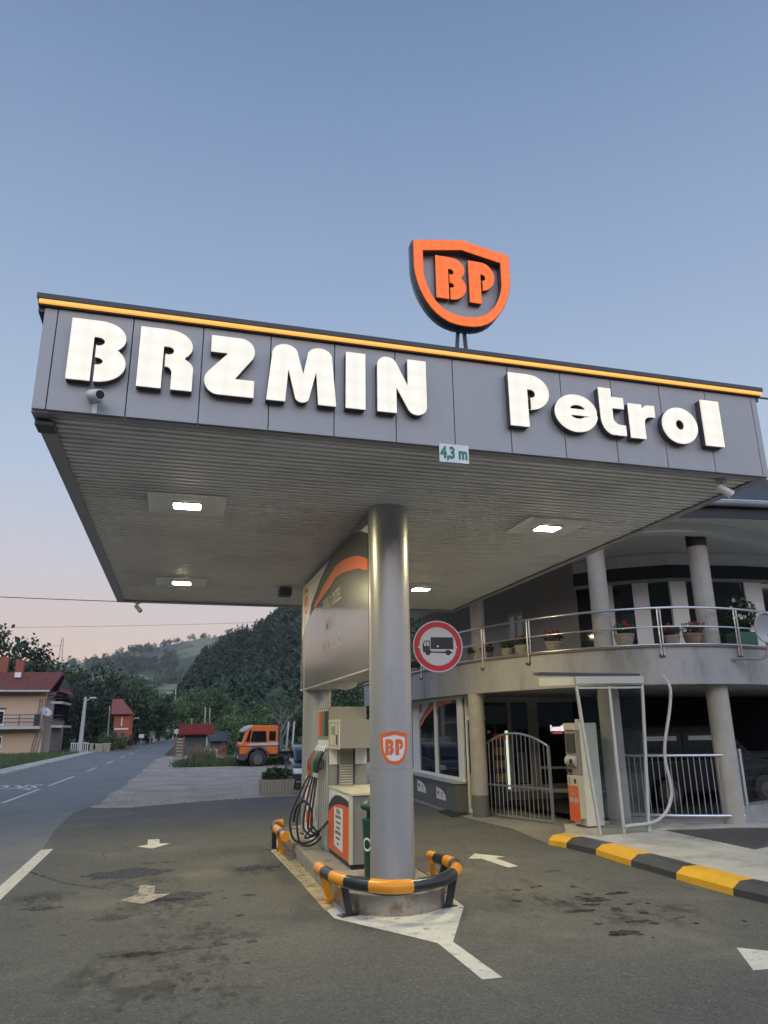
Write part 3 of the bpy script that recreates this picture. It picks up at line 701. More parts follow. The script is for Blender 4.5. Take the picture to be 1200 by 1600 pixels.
# barriers
def barrier(path, cuts, legs, lab):
    T = thing('crash_barrier', path[0]-Vector((0,0,path[0].z)), lab, 'barrier', 'yellow and black tube barriers of the pump island')
    P = spline(path, 8); Ls = [0]
    for a_, b_ in zip(P, P[1:]): Ls.append(Ls[-1]+(b_-a_).length)
    m = MB(); r = .066; m.mi = 0; n = 20
    m.tube(P, r, n)
    idx = []
    for fi, f in enumerate(m.f):
        seg_ = fi//n
        if seg_ >= len(P)-1: idx.append(0 if fi == len(m.f)-2 else (len(cuts) % 2)); continue
        mid = (Ls[seg_]+Ls[seg_+1])/2/Ls[-1]; idx.append(sum(1 for c in cuts if mid > c) % 2)
    m.m = idx
    m.build('rail', [g['byel'], g['bblk']], T, smooth=40)
    for (lp, colr) in legs:
        q_ = min(P, key=lambda v: (v.x-lp[0])**2+(v.y-lp[1])**2)
        lg = MB().bar((lp[0], lp[1], .02), (q_.x*.8+lp[0]*.2, q_.y*.8+lp[1]*.2, .31), .075, .045, up=(0,1,0)).build('leg', g['byel'] if colr == 'y' else g['bblk'], T, bevel=.004)
        MB().obox((lp[0]-.02, lp[1]-.01, .016), (.20,.12,.012), .3).build('foot_plate', g['byel'] if colr == 'y' else g['bblk'], lg)
        MB().tube([(lp[0]-.09, lp[1]-.02, .02), (lp[0]-.09, lp[1]-.02, .05)], .012, 6).build('bolt', g['steel'], lg)
ZBt = .355
def bp(px, py, z=ZBt): return gd(px, py, z)
path = [bp(498,1356), bp(512,1365), bp(532,1374), bp(560,1381), bp(620,1386), bp(675,1379), bp(702,1369), bp(713,1358), bp(708,1349), bp(690,1343), bp(672,1338)]
barrier(path, [.07,.15,.245,.33,.46,.66,.76,.84,.90,.955], [(gd(516,1410), 'y'), (gd(546,1432), 'b'), (gd(701,1418), 'b'), (gd(684,1398), 'b'), (gd(677,1368), 'y')], 'curved yellow and black tube barrier wrapping the front end of the pump island')
q0 = bp(441,1303); 
path = [bp(446,1308), bp(441,1303), bp(434,1297), bp(429,1292), bp(428,1288)+Vector((.05,.05,0)), bp(428,1288)+Vector((.16,.10,0))]
barrier(path, [.10,.28,.55,.8], [(gd(441,1334), 'y'), (bp(429,1291), 'b')], 'short yellow and black tube guard at the far left corner of the pump island')

# ------------------------------------------------------------------ fuel dispenser
T = thing('fuel_dispenser', (2.5, 11.0, .195), 'tall grey and cream fuel dispenser with orange poster, hoses and coloured stripes', 'fuel pump')
X0 = 2.2; zi = .2
MB().box(X0+.02, 2.80, 9.68, 11.05, zi, zi+.06).build('plinth', g['black'], T)
cb = MB().box(X0+.012, 2.82, 9.65, 11.06, zi+.05, 1.055).build('cabinet', g['grey'], T, bevel=.01)
MB().box(X0-.0, 2.84, 9.62, 11.08, 1.057, 1.09).build('cabinet_top', g['cream'], cb, bevel=.006)
MB().box(X0-.004, X0+.035, 9.63, 9.70, zi+.06, 1.055).build('corner_trim', g['cream'], cb)
def lp_(pts, mat, name, off, par): return MB().mesh([[(-y, z) for y, z in pts]], .002, PM((X0+.010-off, 0, 0), (0,-1,0))).build(name, mat, par)
ca, cb0, zz0, zz1 = 11.05, 9.71, .27, 1.05
po = lp_([(ca,zz0),(cb0,zz0),(cb0,zz1),(ca,zz1)], g['white'], 'poster', .001, cb)
dk = [(ca,.83),(10.85,.93),(10.6,.995),(10.3,1.015),(9.95,1.0),(cb0,.97),(cb0,.90),(9.95,.915),(10.3,.905),(10.6,.87),(10.85,.81),(ca,.74)]
lp_(dk, g['navy'], 'poster_arc', .0035, po)
lp_([(ca,zz0),(cb0,zz0),(cb0,.90),(9.95,.915),(10.3,.905),(10.6,.87),(10.85,.81),(ca,.74)], g['orange'], 'poster_field', .0030, po)
nt_ = MB().mesh([[(-10.62,.36),(-10.1,.33),(-10.1,.86),(-10.62,.84)]], .006, PM((X0+.005,0,0),(0,-1,0))).build('notice', g['white'], cb)
m = MB()
for i, (tx, s_) in enumerate((('PAŽNJA',.085),('UGASITI MOTOR',.06),('Zabranjeno pušenje',.045),('i otvoren plamen',.045),('SAMOUSLUGA',.07),('Isključiti mobilni',.045),('telefon',.045))):
    m.text(tx, s_*.9, .001, PM((X0-.0015, 10.36, .80-i*.066), (0,-1,0)), .001, sx=.9)
m.build('lettering', g['black'], nt_)
tw = MB().box(X0+.0, 2.78, 11.06, 11.92, zi, 2.20).build('tower', g['grey'], T, bevel=.008)
MB().box(X0+.01, X0+.16, 11.04, 11.058, 1.38, 1.62).build('white_patch', g['white'], tw); MB().box(2.60, 2.77, 11.04, 11.058, 1.38, 1.62).build('white_patch', g['white'], tw)
m = MB()
for k in range(8): m.box(2.36, 2.56, 11.035, 11.05, 1.10+k*.036, 1.118+k*.036)
m.build('louvre', g['cream'], tw)
MB().box(2.33, 2.345, 11.03, 11.058, 1.1, 1.62).box(2.575, 2.59, 11.03, 11.058, 1.1, 1.62).build('groove_trim', g['dark'], tw)
db = MB().box(X0-.0, 2.86, 10.25, 11.03, 1.62, 2.0).build('display_box', g['grey'], T, bevel=.006)
MB().box(X0-.012, X0-.001, 10.25, 11.03, 1.61, 2.01).build('display_front', g['cream'], db)
m = MB(); yy = X0-.0135
for (a_, b_, c_, d_) in ((10.32,10.96,1.65,1.655),(10.32,10.96,1.96,1.965),(10.32,10.33,1.655,1.96),(10.95,10.96,1.655,1.96)): m.box(yy-.001, yy+.001, a_, b_, c_, d_)
m.box(yy-.003, yy, 10.38, 10.47, 1.67, 1.80)
m.build('door_gap', g['black'], db)
MB().box(yy-.004, yy, 10.55, 10.80, 1.80, 1.92).build('screen', pmat('lcd', (.30,.31,.26), .3), db)
# coloured stripes + white labels on the left side of the tower
cs = [g['orange'], pmat('stripe_red', (.62,.05,.03), .45), pmat('stripe_green', (.02,.25,.10), .45), pmat('stripe_dark', (.05,.03,.035), .45), pmat('stripe_black', (.02,.02,.02), .45)]
for k in range(5):
    y1_ = 11.88-k*.165
    s1 = MB().box(X0-.006, X0-.001, y1_-.125, y1_, 1.78, 2.14).build('grade_stripe', cs[k], tw)
    MB().box(X0-.005, X0-.001, y1_-.09, y1_-.035, 2.142, 2.17).build('stripe_tip', g['white'], s1)
MB().box(X0-.008, X0-.001, 11.08, 11.90, 1.60, 1.72).build('label_plate', g['white'], tw)
m = MB()
for k in range(5): m.box(X0-.02, X0-.001, 11.10+k*.165, 11.14+k*.165, zi+.02, 1.55)
m.build('hose_channel', g['ltgrey'], tw)
# nozzles and hoses
ncol = [pmat('nozzle_grey', (.10,.09,.08), .5), pmat('nozzle_red', (.55,.02,.02), .45), pmat('nozzle_green', (.01,.22,.07), .45), g['green'], g['black']]
def hose(pts, name='hose', r=.016): return MB().tube(spline(pts, 8), r, 10).build(name, g['rubber'], T, smooth=60)
for k in range(5):
    yn = 11.82-k*.165; zc_ = 1.40; xo = X0-.03
    nz = MB().tube([(xo-.03,yn,zc_+.16),(xo-.07,yn,zc_+.10),(xo-.12,yn,zc_+.0),(xo-.125,yn,zc_-.14)], [.018,.03,.036,.028], 10).build('nozzle', ncol[k], T, smooth=40)
    MB().tube([(xo,yn,zc_+.24),(xo-.02,yn,zc_+.19),(xo-.035,yn,zc_+.16)], .012, 8).build('spout', g['steel'], nz, smooth=40)
    MB().tube([(xo-.125,yn,zc_-.14),(xo-.125,yn,zc_-.20)], .033, 10).build('collar', [g['orange'], g['red'], cs[2], g['ltgrey'], g['ltgrey']][k], nz, smooth=40)
    MB().tube([(xo-.09,yn,zc_+.09),(xo-.02,yn,zc_+.02),(xo-.03,yn,zc_-.08),(xo-.11,yn,zc_-.10)], .008, 6).build('trigger_guard', g['black'], nz)
    x_ = xo-.125; sw = (.30,.22,.15,.11,.09)[k]; lo = (.36,.34,.50,.55,.60)[k]
    hose([(x_,yn,zc_-.20),(x_-sw*.35,yn-.03,1.02),(x_-sw*.85,yn-.08,.72),(x_-sw,yn-.12,.52),(x_-sw*.8,yn-.15,lo-.05),(x_-sw*.3,yn-.2,lo-.12+.02),(x_+.05,yn-.22,lo-.06),(X0-.02,yn-.2,lo+.02)])
hose([(1.80,11.7,.55),(1.84,11.65,.76),(1.94,11.58,.84),(2.03,11.5,.72),(2.03,11.45,.50),(1.93,11.4,.36),(2.12,11.3,.42)])
c2 = MB().box(X0-.05, 2.78, 11.96, 12.78, zi, 1.13).build('side_cabinet', g['white'], T, bevel=.01)
MB().box(X0-.053, X0-.051, 12.1, 12.65, .42, .62).build('cabinet_sticker', g['orange'], c2)
emblem(c2, PM((X0-.0515, 12.37, .74), (0,-1,0)), .26, .28)

# ---- bin
T = thing('litter_bin', (2.42, 9.05, .2), 'dark green lidded plastic litter bin standing behind the front column', 'litter bin')
bxc, byc = aty(567,1300,9.05).x+.20, 9.05
MB().lathe((bxc,byc,.2), [(.165,0),(.175,.02),(.20,.60),(.205,.62),(.205,.64),(.16,.65)], 28).build('body', g['green'], T, smooth=35)
MB().lathe((bxc,byc,.2), [(.15,.64),(.15,.76)], 24).build('neck', g['black'], T, smooth=35)
MB().lathe((bxc,byc,.2), [(.205,.75),(.225,.77),(.225,.80),(.20,.83),(.12,.90),(.03,.92)], 28).build('lid', g['green'], T, smooth=50)
so = [(math.cos(t/20*2*math.pi)*.075, math.sin(t/20*2*math.pi)*.075) for t in range(20)]; si = [(x*.68, y*.68) for x, y in so]
wrap([so, si], I4, .198, bxc, byc, math.atan2(-1,-1)-.30, .58, 'ring_mark', g['white'], T)

# ------------------------------------------------------------------ kerb and platform
kb = [(857,1321),(885,1326),(931,1337),(986,1354.5),(1057,1375.5),(1146,1401)]
kp = [gd(*p) for p in kb]; kp = [Vector((p.x, p.y)) for p in kp]+[Vector((6.47,6.3)), Vector((6.52,5.2)), Vector((6.6,3.9)), Vector((6.7,2.4)), Vector((6.8,.8)), Vector((6.9,-1))]
inn = offset([(p.x, p.y) for p in kp], .34)
K = [('y' if i % 2 == 0 else 'b') for i in range(len(kp)-1)]
m = MB(); ZP = .15
def ring(i):
    a_ = kp[i]; b_ = inn[i]; d = (b_-a_); return [(a_.x,a_.y,0),(a_.x+d.x*.03,a_.y+d.y*.03,.085),(a_.x+d.x*.38,a_.y+d.y*.38,.155),(b_.x,b_.y,.158),(b_.x,b_.y,0)]
for i in range(len(kp)-1):
    m.mi = 0 if K[i] == 'y' else 1
    a_, b_ = ring(i), ring(i+1)
    m.add(a_+b_, [(k, k+5, k+6, k+1) for k in range(4)]+([(0,1,2,3,4)] if i == 0 else []))
tag(m.build('kerb', [g['kyel'], g['kblk']], keep=True), kind='structure')
plat = [(p.x, p.y) for p in inn]+[(20,-1),(20,16),(10.5,12.6),(8.2,13.2),(7.0,13.0),(6.6,12.2)]
m = MB().mesh([plat], .15, Matrix.Translation((0,0,.0))); tag(m.build('platform', g['concrete'], keep=True), kind='structure')
# ribbed metal grating
gpx = [gd(x,y,.154) for x,y in ((1040,1297),(1085,1296),(1150,1293),(1230,1294),(1280,1305),(1180,1327))]
T = tag(MB().mesh([[(p.x,p.y) for p in gpx]], .006, Matrix.Translation((0,0,.150))).build('floor_grating', pmat('grating', (.13,.12,.105), .6, .3, .2, 5)), 'dark ribbed metal grating lying on the pale platform', 'grating')
m = MB(); a_ = gpx[0]; b_ = gpx[3]; c_ = gpx[5]
dv = (b_-a_)
for k in range(34):
    t = k/34; p = a_+dv*t; 
    q = c_+(b_-c_)*max(0,(t-.55)/.45) if t > .55 else a_+(c_-a_)*(t/.55)
    m.bar((p.x,p.y,.158),(q.x,q.y,.158),.014,.006)
rb = m.build('rib', g['dark'], T)

# ------------------------------------------------------------------ station building
B = thing('station_building', (9, 17, 0), 'two storey grey station building with curved balcony and round pillars right of canopy', 'building')
OUT = [(6.2,25,0),(6.12,22,0),(6.2,18,0),(6.35,16,0),(6.72,14.5,0),(7.25,13.3,0),(8.0,12.35,0),(8.85,11.8,0),(9.8,11.65,0),(10.8,11.8,0),(12,12.2,0),(13.5,12.9,0),(15.5,14,0)]
OUTs = spline(OUT, 6); ZS0, ZS1 = 2.60, 3.28
slab = [(p.x, p.y) for p in OUTs]+[(18,25)]
MB().mesh([slab], ZS1-ZS0, Matrix.Translation((0,0,ZS0))).build('balcony_slab', g['render'], B, bevel=.012)
lip = [(p.x, p.y) for p in OUTs]
m = MB(); m.wallstrip([tuple(v) for v in offset(lip, -.035)], .25, ZS1+.002, ZS1+.03); m.build('slab_coping', pmat('brown_coping', (.16,.13,.115), .7), B)
def pil(x, y, z0, z1, r, mat=None, name='pillar'): return MB().lathe((x,y,0), [(r,z0),(r,z1)], 32).build(name, mat or g['pillar'], B, smooth=30)
pA = pil(6.50,15.72,.0,ZS0+.0,.18); MB().lathe((6.50,15.72,0), [(.184,.01),(.184,.46)], 32).build('painted_base', g['render_dk'], pA, smooth=30)
pil(7.98,12.68,.14,ZS0,.20); pil(9.92,12.02,.14,ZS0,.20)
pil(6.75,16.0,ZS1,5.68,.17); pil(8.02,12.72,ZS1,5.68,.18)
p3 = pil(9.95,12.05,ZS1,5.68,.19); 
MB().lathe((9.95,12.05,0), [(.196,5.32),(.196,5.67)], 24).build('dark_capital', g['wood_dk'], p3)
MB().tube([(9.82,11.83,3.6),(9.80,11.83,4.6),(9.78,11.84,5.3)], .006, 5).build('cable', g['ltgrey'], p3)
# ground floor shop front
sA, sB = Vector((6.60,24.6)), Vector((6.27,16.62)); t_ = (sB-sA).normalized(); nrm = Vector((t_.y,-t_.x))  # outward (-x)
def wl(name, a_, b_, z0, z1, th, mat, par=B, off=0):
    a_ = Vector(a_[:2]); b_ = Vector(b_[:2]); t = (b_-a_).normalized(); n = Vector((t.y, -t.x))
    a_ = a_+n*off; b_ = b_+n*off; m = MB()
    c0 = a_-n*th; c1 = b_-n*th
    m.prism([(a_.x,a_.y),(b_.x,b_.y),(c1.x,c1.y),(c0.x,c0.y)], z0, z1); return m.build(name, mat, par)
zs_ = onp(703,1221,sA,sB).z
wl('shop_wall', sA, sB, .01, zs_-.03, .45, g['render_dk'])
wl('window_sill', sA, sB+t_*.03, zs_-.03, zs_+.012, .30, g['ltgrey'], off=.05)
WD = -.22  # glazing set back
def wpt(px, py): return onp(px, py, sA, sB, WD)
fz0, fz1 = zs_+.013, ZS0-.001
def along(p): return (Vector(p[:2])-sA).dot(t_)
u = {k: along(wpt(x, 1150)) for k, x in (('a',653),('b',680.5),('c',710))}
def wbox(name, u0, u1, z0, z1, d0, d1, mat, par):
    p = [sA+t_*u0+nrm*d0, sA+t_*u1+nrm*d0, sA+t_*u1+nrm*d1, sA+t_*u0+nrm*d1]
    return MB().prism([(q.x,q.y) for q in p], z0, z1).build(name, mat, par)
uE = (sB-sA).length-.02
win = wbox('window', 0.2, uE, fz0, fz0+.07, WD-.06, WD, g['frame'], B)
for i, (a_, b_) in enumerate(((u['a']-.55, u['a']+.10),(u['b']-.11,u['b']+.11),(uE-.34,uE))):
    wbox('window_frame', a_, b_, fz0+.071, fz1-.08, WD-.06, WD, g['frame'], win)
wbox('window_frame', .2, uE, fz1-.079, fz1, WD-.06, WD, g['frame'], win)
wbox('pane', .3, uE, fz0+.05, fz1-.05, WD-.05, WD-.035, g['glass'], win)
# window film arcs
def wfilm(name, pix, mat, off):
    pts = [onp(px, py, sA, sB, WD-.030+off) for px, py in pix]
    Mw = PM((sA.x+nrm.x*(WD-.030+off), sA.y+nrm.y*(WD-.030+off), 0), (t_.x, t_.y, 0))
    return MB().mesh([[((Vector(p[:2])-Vector((Mw.translation.x, Mw.translation.y))).dot(t_), p.z) for p in pts]], .001, Mw).build(name, mat, win)
g['film'] = pmat('grey_film', (.62,.62,.64), .4)
wfilm('white_film', [(655,1092),(675,1092),(666,1108),(655,1128)], g['film'], 0)
wfilm('dark_film', [(655,1130),(663,1112),(676,1093),(706,1090),(706,1094),(688,1097),(675,1108),(664,1122),(655,1138)], pmat('dark_film', (.10,.10,.12), .4), .004)
wfilm('orange_film', [(655,1134),(664,1117),(675,1101),(690,1093),(706,1091),(706,1098),(690,1102),(676,1109),(665,1122),(655,1140)], g['orange'], .008)
wfilm('red_badge', [(655,1098),(659,1096),(660,1112),(657,1115),(655,1112)], g['orange'], .008)
# door beside it
dA = sB+nrm*(-.30); dB = Vector((6.74,15.9))
dr = wl('door', dA, dB, .02, .10, .05, g['frame'])
wl('door_frame', dA, dA+(dB-dA).normalized()*.07, .101, ZS0-.002, .05, g['frame'], dr)
wl('door_frame', dA+(dB-dA).normalized()*.071, dB, 2.03, 2.12, .05, g['frame'], dr)
wl('door_frame', dA+(dB-dA).normalized()*.071, dB, ZS0-.08, ZS0-.002, .05, g['frame'], dr)
wl('pane', dA+(dB-dA).normalized()*.071, dB, .101, 2.03, .02, g['glass'], dr, off=-.02)
wl('transom_poster', dA+(dB-dA).normalized()*.12, dB, 2.17, 2.50, .02, g['orange'], dr, off=-.01)
wl('yellow_leaf', dA+(dB-dA).normalized()*.10, dA+(dB-dA).normalized()*.28, .13, .85, .01, pmat('yellow_box', (.55,.38,.08), .6), dr, off=-.005)
# wall arrow stickers
for i, (x0,x1,y0,y1) in enumerate(((652,665,1217,1239),(681.5,696,1228,1251))):
    a_ = onp(x0,(y0),sA,sB,.003); ua = along(a_); ub = along(onp(x1,y0+4,sA,sB,.003)); zt_ = onp(x0,y0,sA,sB).z; zb2 = onp(x1,y1,sA,sB).z
    w2 = ub-ua; h2 = zt_-zb2
    T = thing('wall_sticker', (a_.x, a_.y, zb2), ['white quarter round sticker with a red arrow under the left window pane', 'white quarter round sticker with a red arrow under the window beside the shop door'][i], 'sticker', 'arrow stickers on the shop wall')
    def Mk(o): return PM((sA.x+nrm.x*o+t_.x*ua, sA.y+nrm.y*o+t_.y*ua, zb2), (t_.x, t_.y, 0))
    MB().mesh([[(0,0),(w2,0),(w2,h2),(0,h2)]], .002, Mk(.001)).build('dark_backing', g['navy'], T)
    MB().mesh([[(0,0),(w2,0)]+[(w2*math.cos(R_(t)), h2*.28+h2*.66*math.sin(R_(t))) for t in range(0,91,10)]], .001, Mk(.0035)).build('white_field', g['white'], T)
    MB().mesh([[(w2*.06,h2*.5),(w2*.30,h2*.75),(w2*.30,h2*.28)]], .001, Mk(.005)).build('arrow', g['red'], T)
    MB().text('ULAZ', h2*.24, .001, PM((sA.x+nrm.x*.005+t_.x*(ua+w2*.62), sA.y+nrm.y*.005+t_.y*(ua+w2*.62), zb2+h2*.50), (t_.x,t_.y,0)), .002, sx=.8).text('SHOP', h2*.16, .001, PM((sA.x+nrm.x*.005+t_.x*(ua+w2*.62), sA.y+nrm.y*.005+t_.y*(ua+w2*.62), zb2+h2*.27), (t_.x,t_.y,0)), .001, sx=.8).build('lettering', g['navy'], T)
# interior volumes: dark rooms behind the glazing
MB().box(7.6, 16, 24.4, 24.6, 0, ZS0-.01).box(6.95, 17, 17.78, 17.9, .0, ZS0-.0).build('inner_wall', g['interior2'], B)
# glazed front behind the gate, plane Y=17.5
GY = 17.5
gx = lambda px: aty(px, 1160, GY).x
sz = aty(800,1226,GY).z
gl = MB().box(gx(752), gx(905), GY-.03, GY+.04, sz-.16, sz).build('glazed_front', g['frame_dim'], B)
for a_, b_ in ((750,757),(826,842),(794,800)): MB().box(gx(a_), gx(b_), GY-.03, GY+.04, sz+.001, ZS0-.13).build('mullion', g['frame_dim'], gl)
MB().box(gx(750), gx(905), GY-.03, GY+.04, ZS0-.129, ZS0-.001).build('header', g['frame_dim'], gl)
MB().box(gx(757), gx(905), GY+.0, GY+.01, sz, ZS0-.13).build('pane', g['glass'], gl)
MB().box(gx(752), gx(905), GY-.02, GY+.1, 0.01, sz-.161).build('low_wall', g['render_dk'], gl)
m = MB(); m.box(gx(757.5), gx(792), GY-.008, GY-.001, 1.95, 2.38); m.build('pale_sheet', pmat('blue_grey_film', (.09,.10,.13), .3), gl)
MB().box(gx(806), gx(822), GY-.008, GY-.001, sz+.02, sz+.75).build('pale_sheet', pmat('blue_grey_film2', (.10,.115,.15), .3), gl)
# lit things seen through the glass (standing just in front, in the porch)
T = thing('drinks_cooler', (gx(768), GY-.35, 0), 'drinks cooler with a lit white edge and red header behind the arched gate', 'cooler')
MB().box(gx(757), gx(776), GY-.55, GY-.07, .05, 1.72).build('cabinet', g['interior2'], T, bevel=.01)
MB().box(gx(776.5), gx(779.5), GY-.56, GY-.50, .45, 1.78).build('light_tube', pmat('cooler_tube', (.9,1,.9), .5, emit=.75, ecol=(.9,1,.8)), T)
MB().box(gx(757), gx(776), GY-.57, GY-.551, 1.56, 1.70).build('header', pmat('cooler_red', (.18,.02,.02), .5, emit=.06, ecol=(1,.06,.05)), T)
m = MB(); random.seed(5)
for r_ in range(3):
    for k in range(5): x_ = gx(758)+k*.055; m.box(x_, x_+.035, GY-.57, GY-.553, .62+r_*.30, .80+r_*.30)
m.build('goods', pmat('goods', (.40,.25,.04), .5, 0, .6, 9), T)
a_ = aty(877,1137,16.0)
T = thing('lit_sign', a_, 'small lit white word sign in the dark porch left of the payment terminal', 'sign')
MB().box(aty(858,1137,16.0).x, aty(882,1137,16.0).x, 15.95, 16.0, aty(870,1148,16).z, aty(870,1128,16).z).build('case', g['black'], T)
MB().text('benth', .17, .002, PM((aty(870,1137,16.0).x, 15.948, aty(870,1138,16).z), (1,0,0)), .012).build('lettering', pmat('lit_white', (.9,.9,.95), .5, emit=.8, ecol=(1,.85,.9)), T)
MB().box(aty(862,1146,16.0).x, aty(877,1146,16.0).x, 15.944, 15.947, aty(870,1146,16).z, aty(870,1144.5,16).z).build('underline', pmat('lit_red', (.8,.1,.1), .5, emit=.7, ecol=(1,.12,.12)), T)
# dark back of the open ground floor and inner rails
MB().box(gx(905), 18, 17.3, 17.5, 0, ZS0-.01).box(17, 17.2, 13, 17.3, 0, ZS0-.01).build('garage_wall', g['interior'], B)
MB().bar((8.3,16.3,.95),(10.0,15.4,.95),.05,.05).bar((8.3,16.3,.45),(10.0,15.4,.45),.10,.08).build('inner_rail', g['grey'], B)
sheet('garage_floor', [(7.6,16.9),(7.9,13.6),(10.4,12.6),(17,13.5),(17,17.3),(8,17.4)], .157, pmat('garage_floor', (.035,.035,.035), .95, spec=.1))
# low walls right of pillar
MB().prism([(8.15,13.0),(8.12,12.75),(9.75,12.05),(9.85,12.3)], .0, .24).build('low_plinth', g['render'], B)
MB().prism([(10.1,12.0),(10.15,12.35),(16,14.6),(16,14.0)], .0, .42).build('side_wall', g['render'], B)

# upper floor
FA = [(8.35,25),(8.5,20),(8.75,16.6),(9.05,15.4),(9.75,14.55),(10.7,13.95),(12.4,13.7),(14.5,13.7),(17,14)]
UF = []
def seg_on(px):   # which facade segment a pixel column meets, at py=950
    best = None
    for a_, b_ in zip(FA, FA[1:]):
        A2, B2 = Vector(a_), Vector(b_); p = onp(px, 950, A2, B2); t = (Vector(p[:2])-A2).dot((B2-A2))/((B2-A2).length_squared)
        if -.001 <= t <= 1.001 and (best is None or p.length < best[0].length): best = (p, A2, B2)
    return best
m = MB(); m.wallstrip(FA[:4], .2, ZS1, 5.69); m.build('upper_wall', g['wall_up'], B)
m = MB(); m.wallstrip(FA[3:], .12, ZS1+.001, ZS1+.16); gf = m.build('facade_base', g['frame'], B)
m = MB(); m.wallstrip([tuple(v) for v in offset(FA[3:], .05)], .03, ZS1+.16, 5.1); m.build('pane', g['glass'], gf)
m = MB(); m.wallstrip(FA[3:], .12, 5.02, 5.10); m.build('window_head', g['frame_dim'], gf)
m = MB(); m.wallstrip([tuple(v) for v in offset(FA[3:], -.02)], .16, 5.101, 5.40); m.build('dark_header', g['wood_dk'], gf)
m = MB(); m.wallstrip(FA[3:], .2, 5.401, 5.69); m.build('upper_beam', g['soffit_w'], gf)
for a_, b_ in ((923,927),(944,959),(991,1016),(1051,1076),(1104,1110),(1168,1195),(1240,1250)):
    r = seg_on((a_+b_)/2)
    if not r: continue
    p, A2, B2 = r; pa = onp(a_, 950, A2, B2, .004); pb_ = onp(b_, 950, A2, B2, .004)
    q = offset([(pa.x,pa.y),(pb_.x,pb_.y)], .09)
    MB().prism([(pa.x,pa.y),(pb_.x,pb_.y),(q[1].x,q[1].y),(q[0].x,q[0].y)], ZS1+.16, 5.02).build('window_frame', g['frame'], gf)
# small window in upper left wall
r = seg_on(810); 
if r:
    p, A2, B2 = r
    def uw(name, xa, xb, ya, yb, o, mat, par):
        P_ = [onp(x, y, A2, B2, o) for x, y in ((xa, 960), (xb, 960))]; z1_ = onp((xa+xb)/2, ya, A2, B2, o).z; z0_ = onp((xa+xb)/2, yb, A2, B2, o).z
        q = offset([(P_[0].x,P_[0].y),(P_[1].x,P_[1].y)], .03)
        return MB().prism([(P_[0].x,P_[0].y),(P_[1].x,P_[1].y),(q[1].x,q[1].y),(q[0].x,q[0].y)], z0_, z1_).build(name, mat, par)
    wf = uw('window', 792, 818, 957, 1012, .035, g['frame_dim'], B); uw('pane', 796, 803, 964, 1010, .045, g['glass'], wf); uw('pane', 808, 815, 962, 1010, .045, g['glass'], wf)
# ceiling / soffit, eave beam, gutter, roof
ev = [(v.x, v.y) for v in spline([(x,y,0) for x,y in [(5.8,25),(5.72,22),(5.8,18),(5.95,16),(6.3,14.4),(6.9,13.0),(7.7,12.0),(8.6,11.4),(9.5,11.12),(11,10.95),(13,10.9),(16,11.2)]], 6)]
MB().mesh([ev+[(18,14),(18,25)]], .04, Matrix.Translation((0,0,5.70))).build('soffit', g['soffit_w'], B)
m = MB(); m.wallstrip([tuple(v) for v in offset([(p.x,p.y) for p in OUTs], -.05)], .30, 5.50, 5.698); m.build('eave_beam', g['soffit_w'], B)
m = MB(); m.wallstrip([tuple(v) for v in offset(ev, -.002)], .04, 5.66, 5.93); m.build('fascia_board', g['wood_dk'], B)
ge_ = offset(ev, -.09); m = MB(); m.tube([(p.x,p.y,5.93) for p in ge_], .062, 12); m.build('gutter', g['gutter_m'], B, smooth=40)
rt = offset(ev, 4.2); m = MB(); nE = len(ev); rows = 15
for j in range(rows+1):
    f = j/rows; 
    for i in range(nE):
        a_ = Vector(ev[i])+ (Vector(ev[i])-rt[i])*.015; p = a_*(1-f)+rt[i]*f; zz = 5.98+f*2.3
        m.v.append(Vector((p.x,p.y,zz))); m.v.append(Vector((p.x,p.y,zz+.035)))
W2 = nE*2
for j in range(rows):
    for i in range(nE-1):
        a0 = j*W2+i*2+1; b0 = a0+2; c0 = (j+1)*W2+i*2; d0 = c0+2
        m.f.append([a0, b0, d0, c0]); m.m.append(0); m.f.append([c0, d0, d0+1, c0+1]); m.m.append(0)
m.build('roof', g['tile'], B)

# railing
T = thing('balcony_railing', (8, 13, ZS1), 'polished steel balcony railing following the curved slab edge', 'railing')
rl = offset([(p.x,p.y) for p in OUTs], .0); rl = [(p.x,p.y) for p in rl]
for z_, r_ in ((4.02,.025),(3.66,.016),(ZS1+.05,.018)):
    MB().tube([(x,y,z_) for x,y in rl], r_, 10).build('rail', g['steel'], T, smooth=40)
for pxx in (662,759,819,1031,1146):
    best = min(rl, key=lambda q: abs((lambda v: 600+F*v.dot(RR)/v.dot(_f))(Vector((q[0],q[1],3.7))-CP)-pxx))
    po_ = Vector((best[0], best[1], 0))
    MB().tube([(po_.x-.03,po_.y-.03,3.12),(po_.x-.03,po_.y-.03,4.0)], .015, 10).build('post', g['steel'], T, smooth=40)
    MB().tube([(po_.x+.03,po_.y-.03,3.12),(po_.x+.03,po_.y-.03,4.0)], .015, 10).build('post', g['steel'], T, smooth=40)
    MB().obox((po_.x,po_.y+.02,3.12), (.10,.10,.05)).build('post_bracket', g['dark'], T)

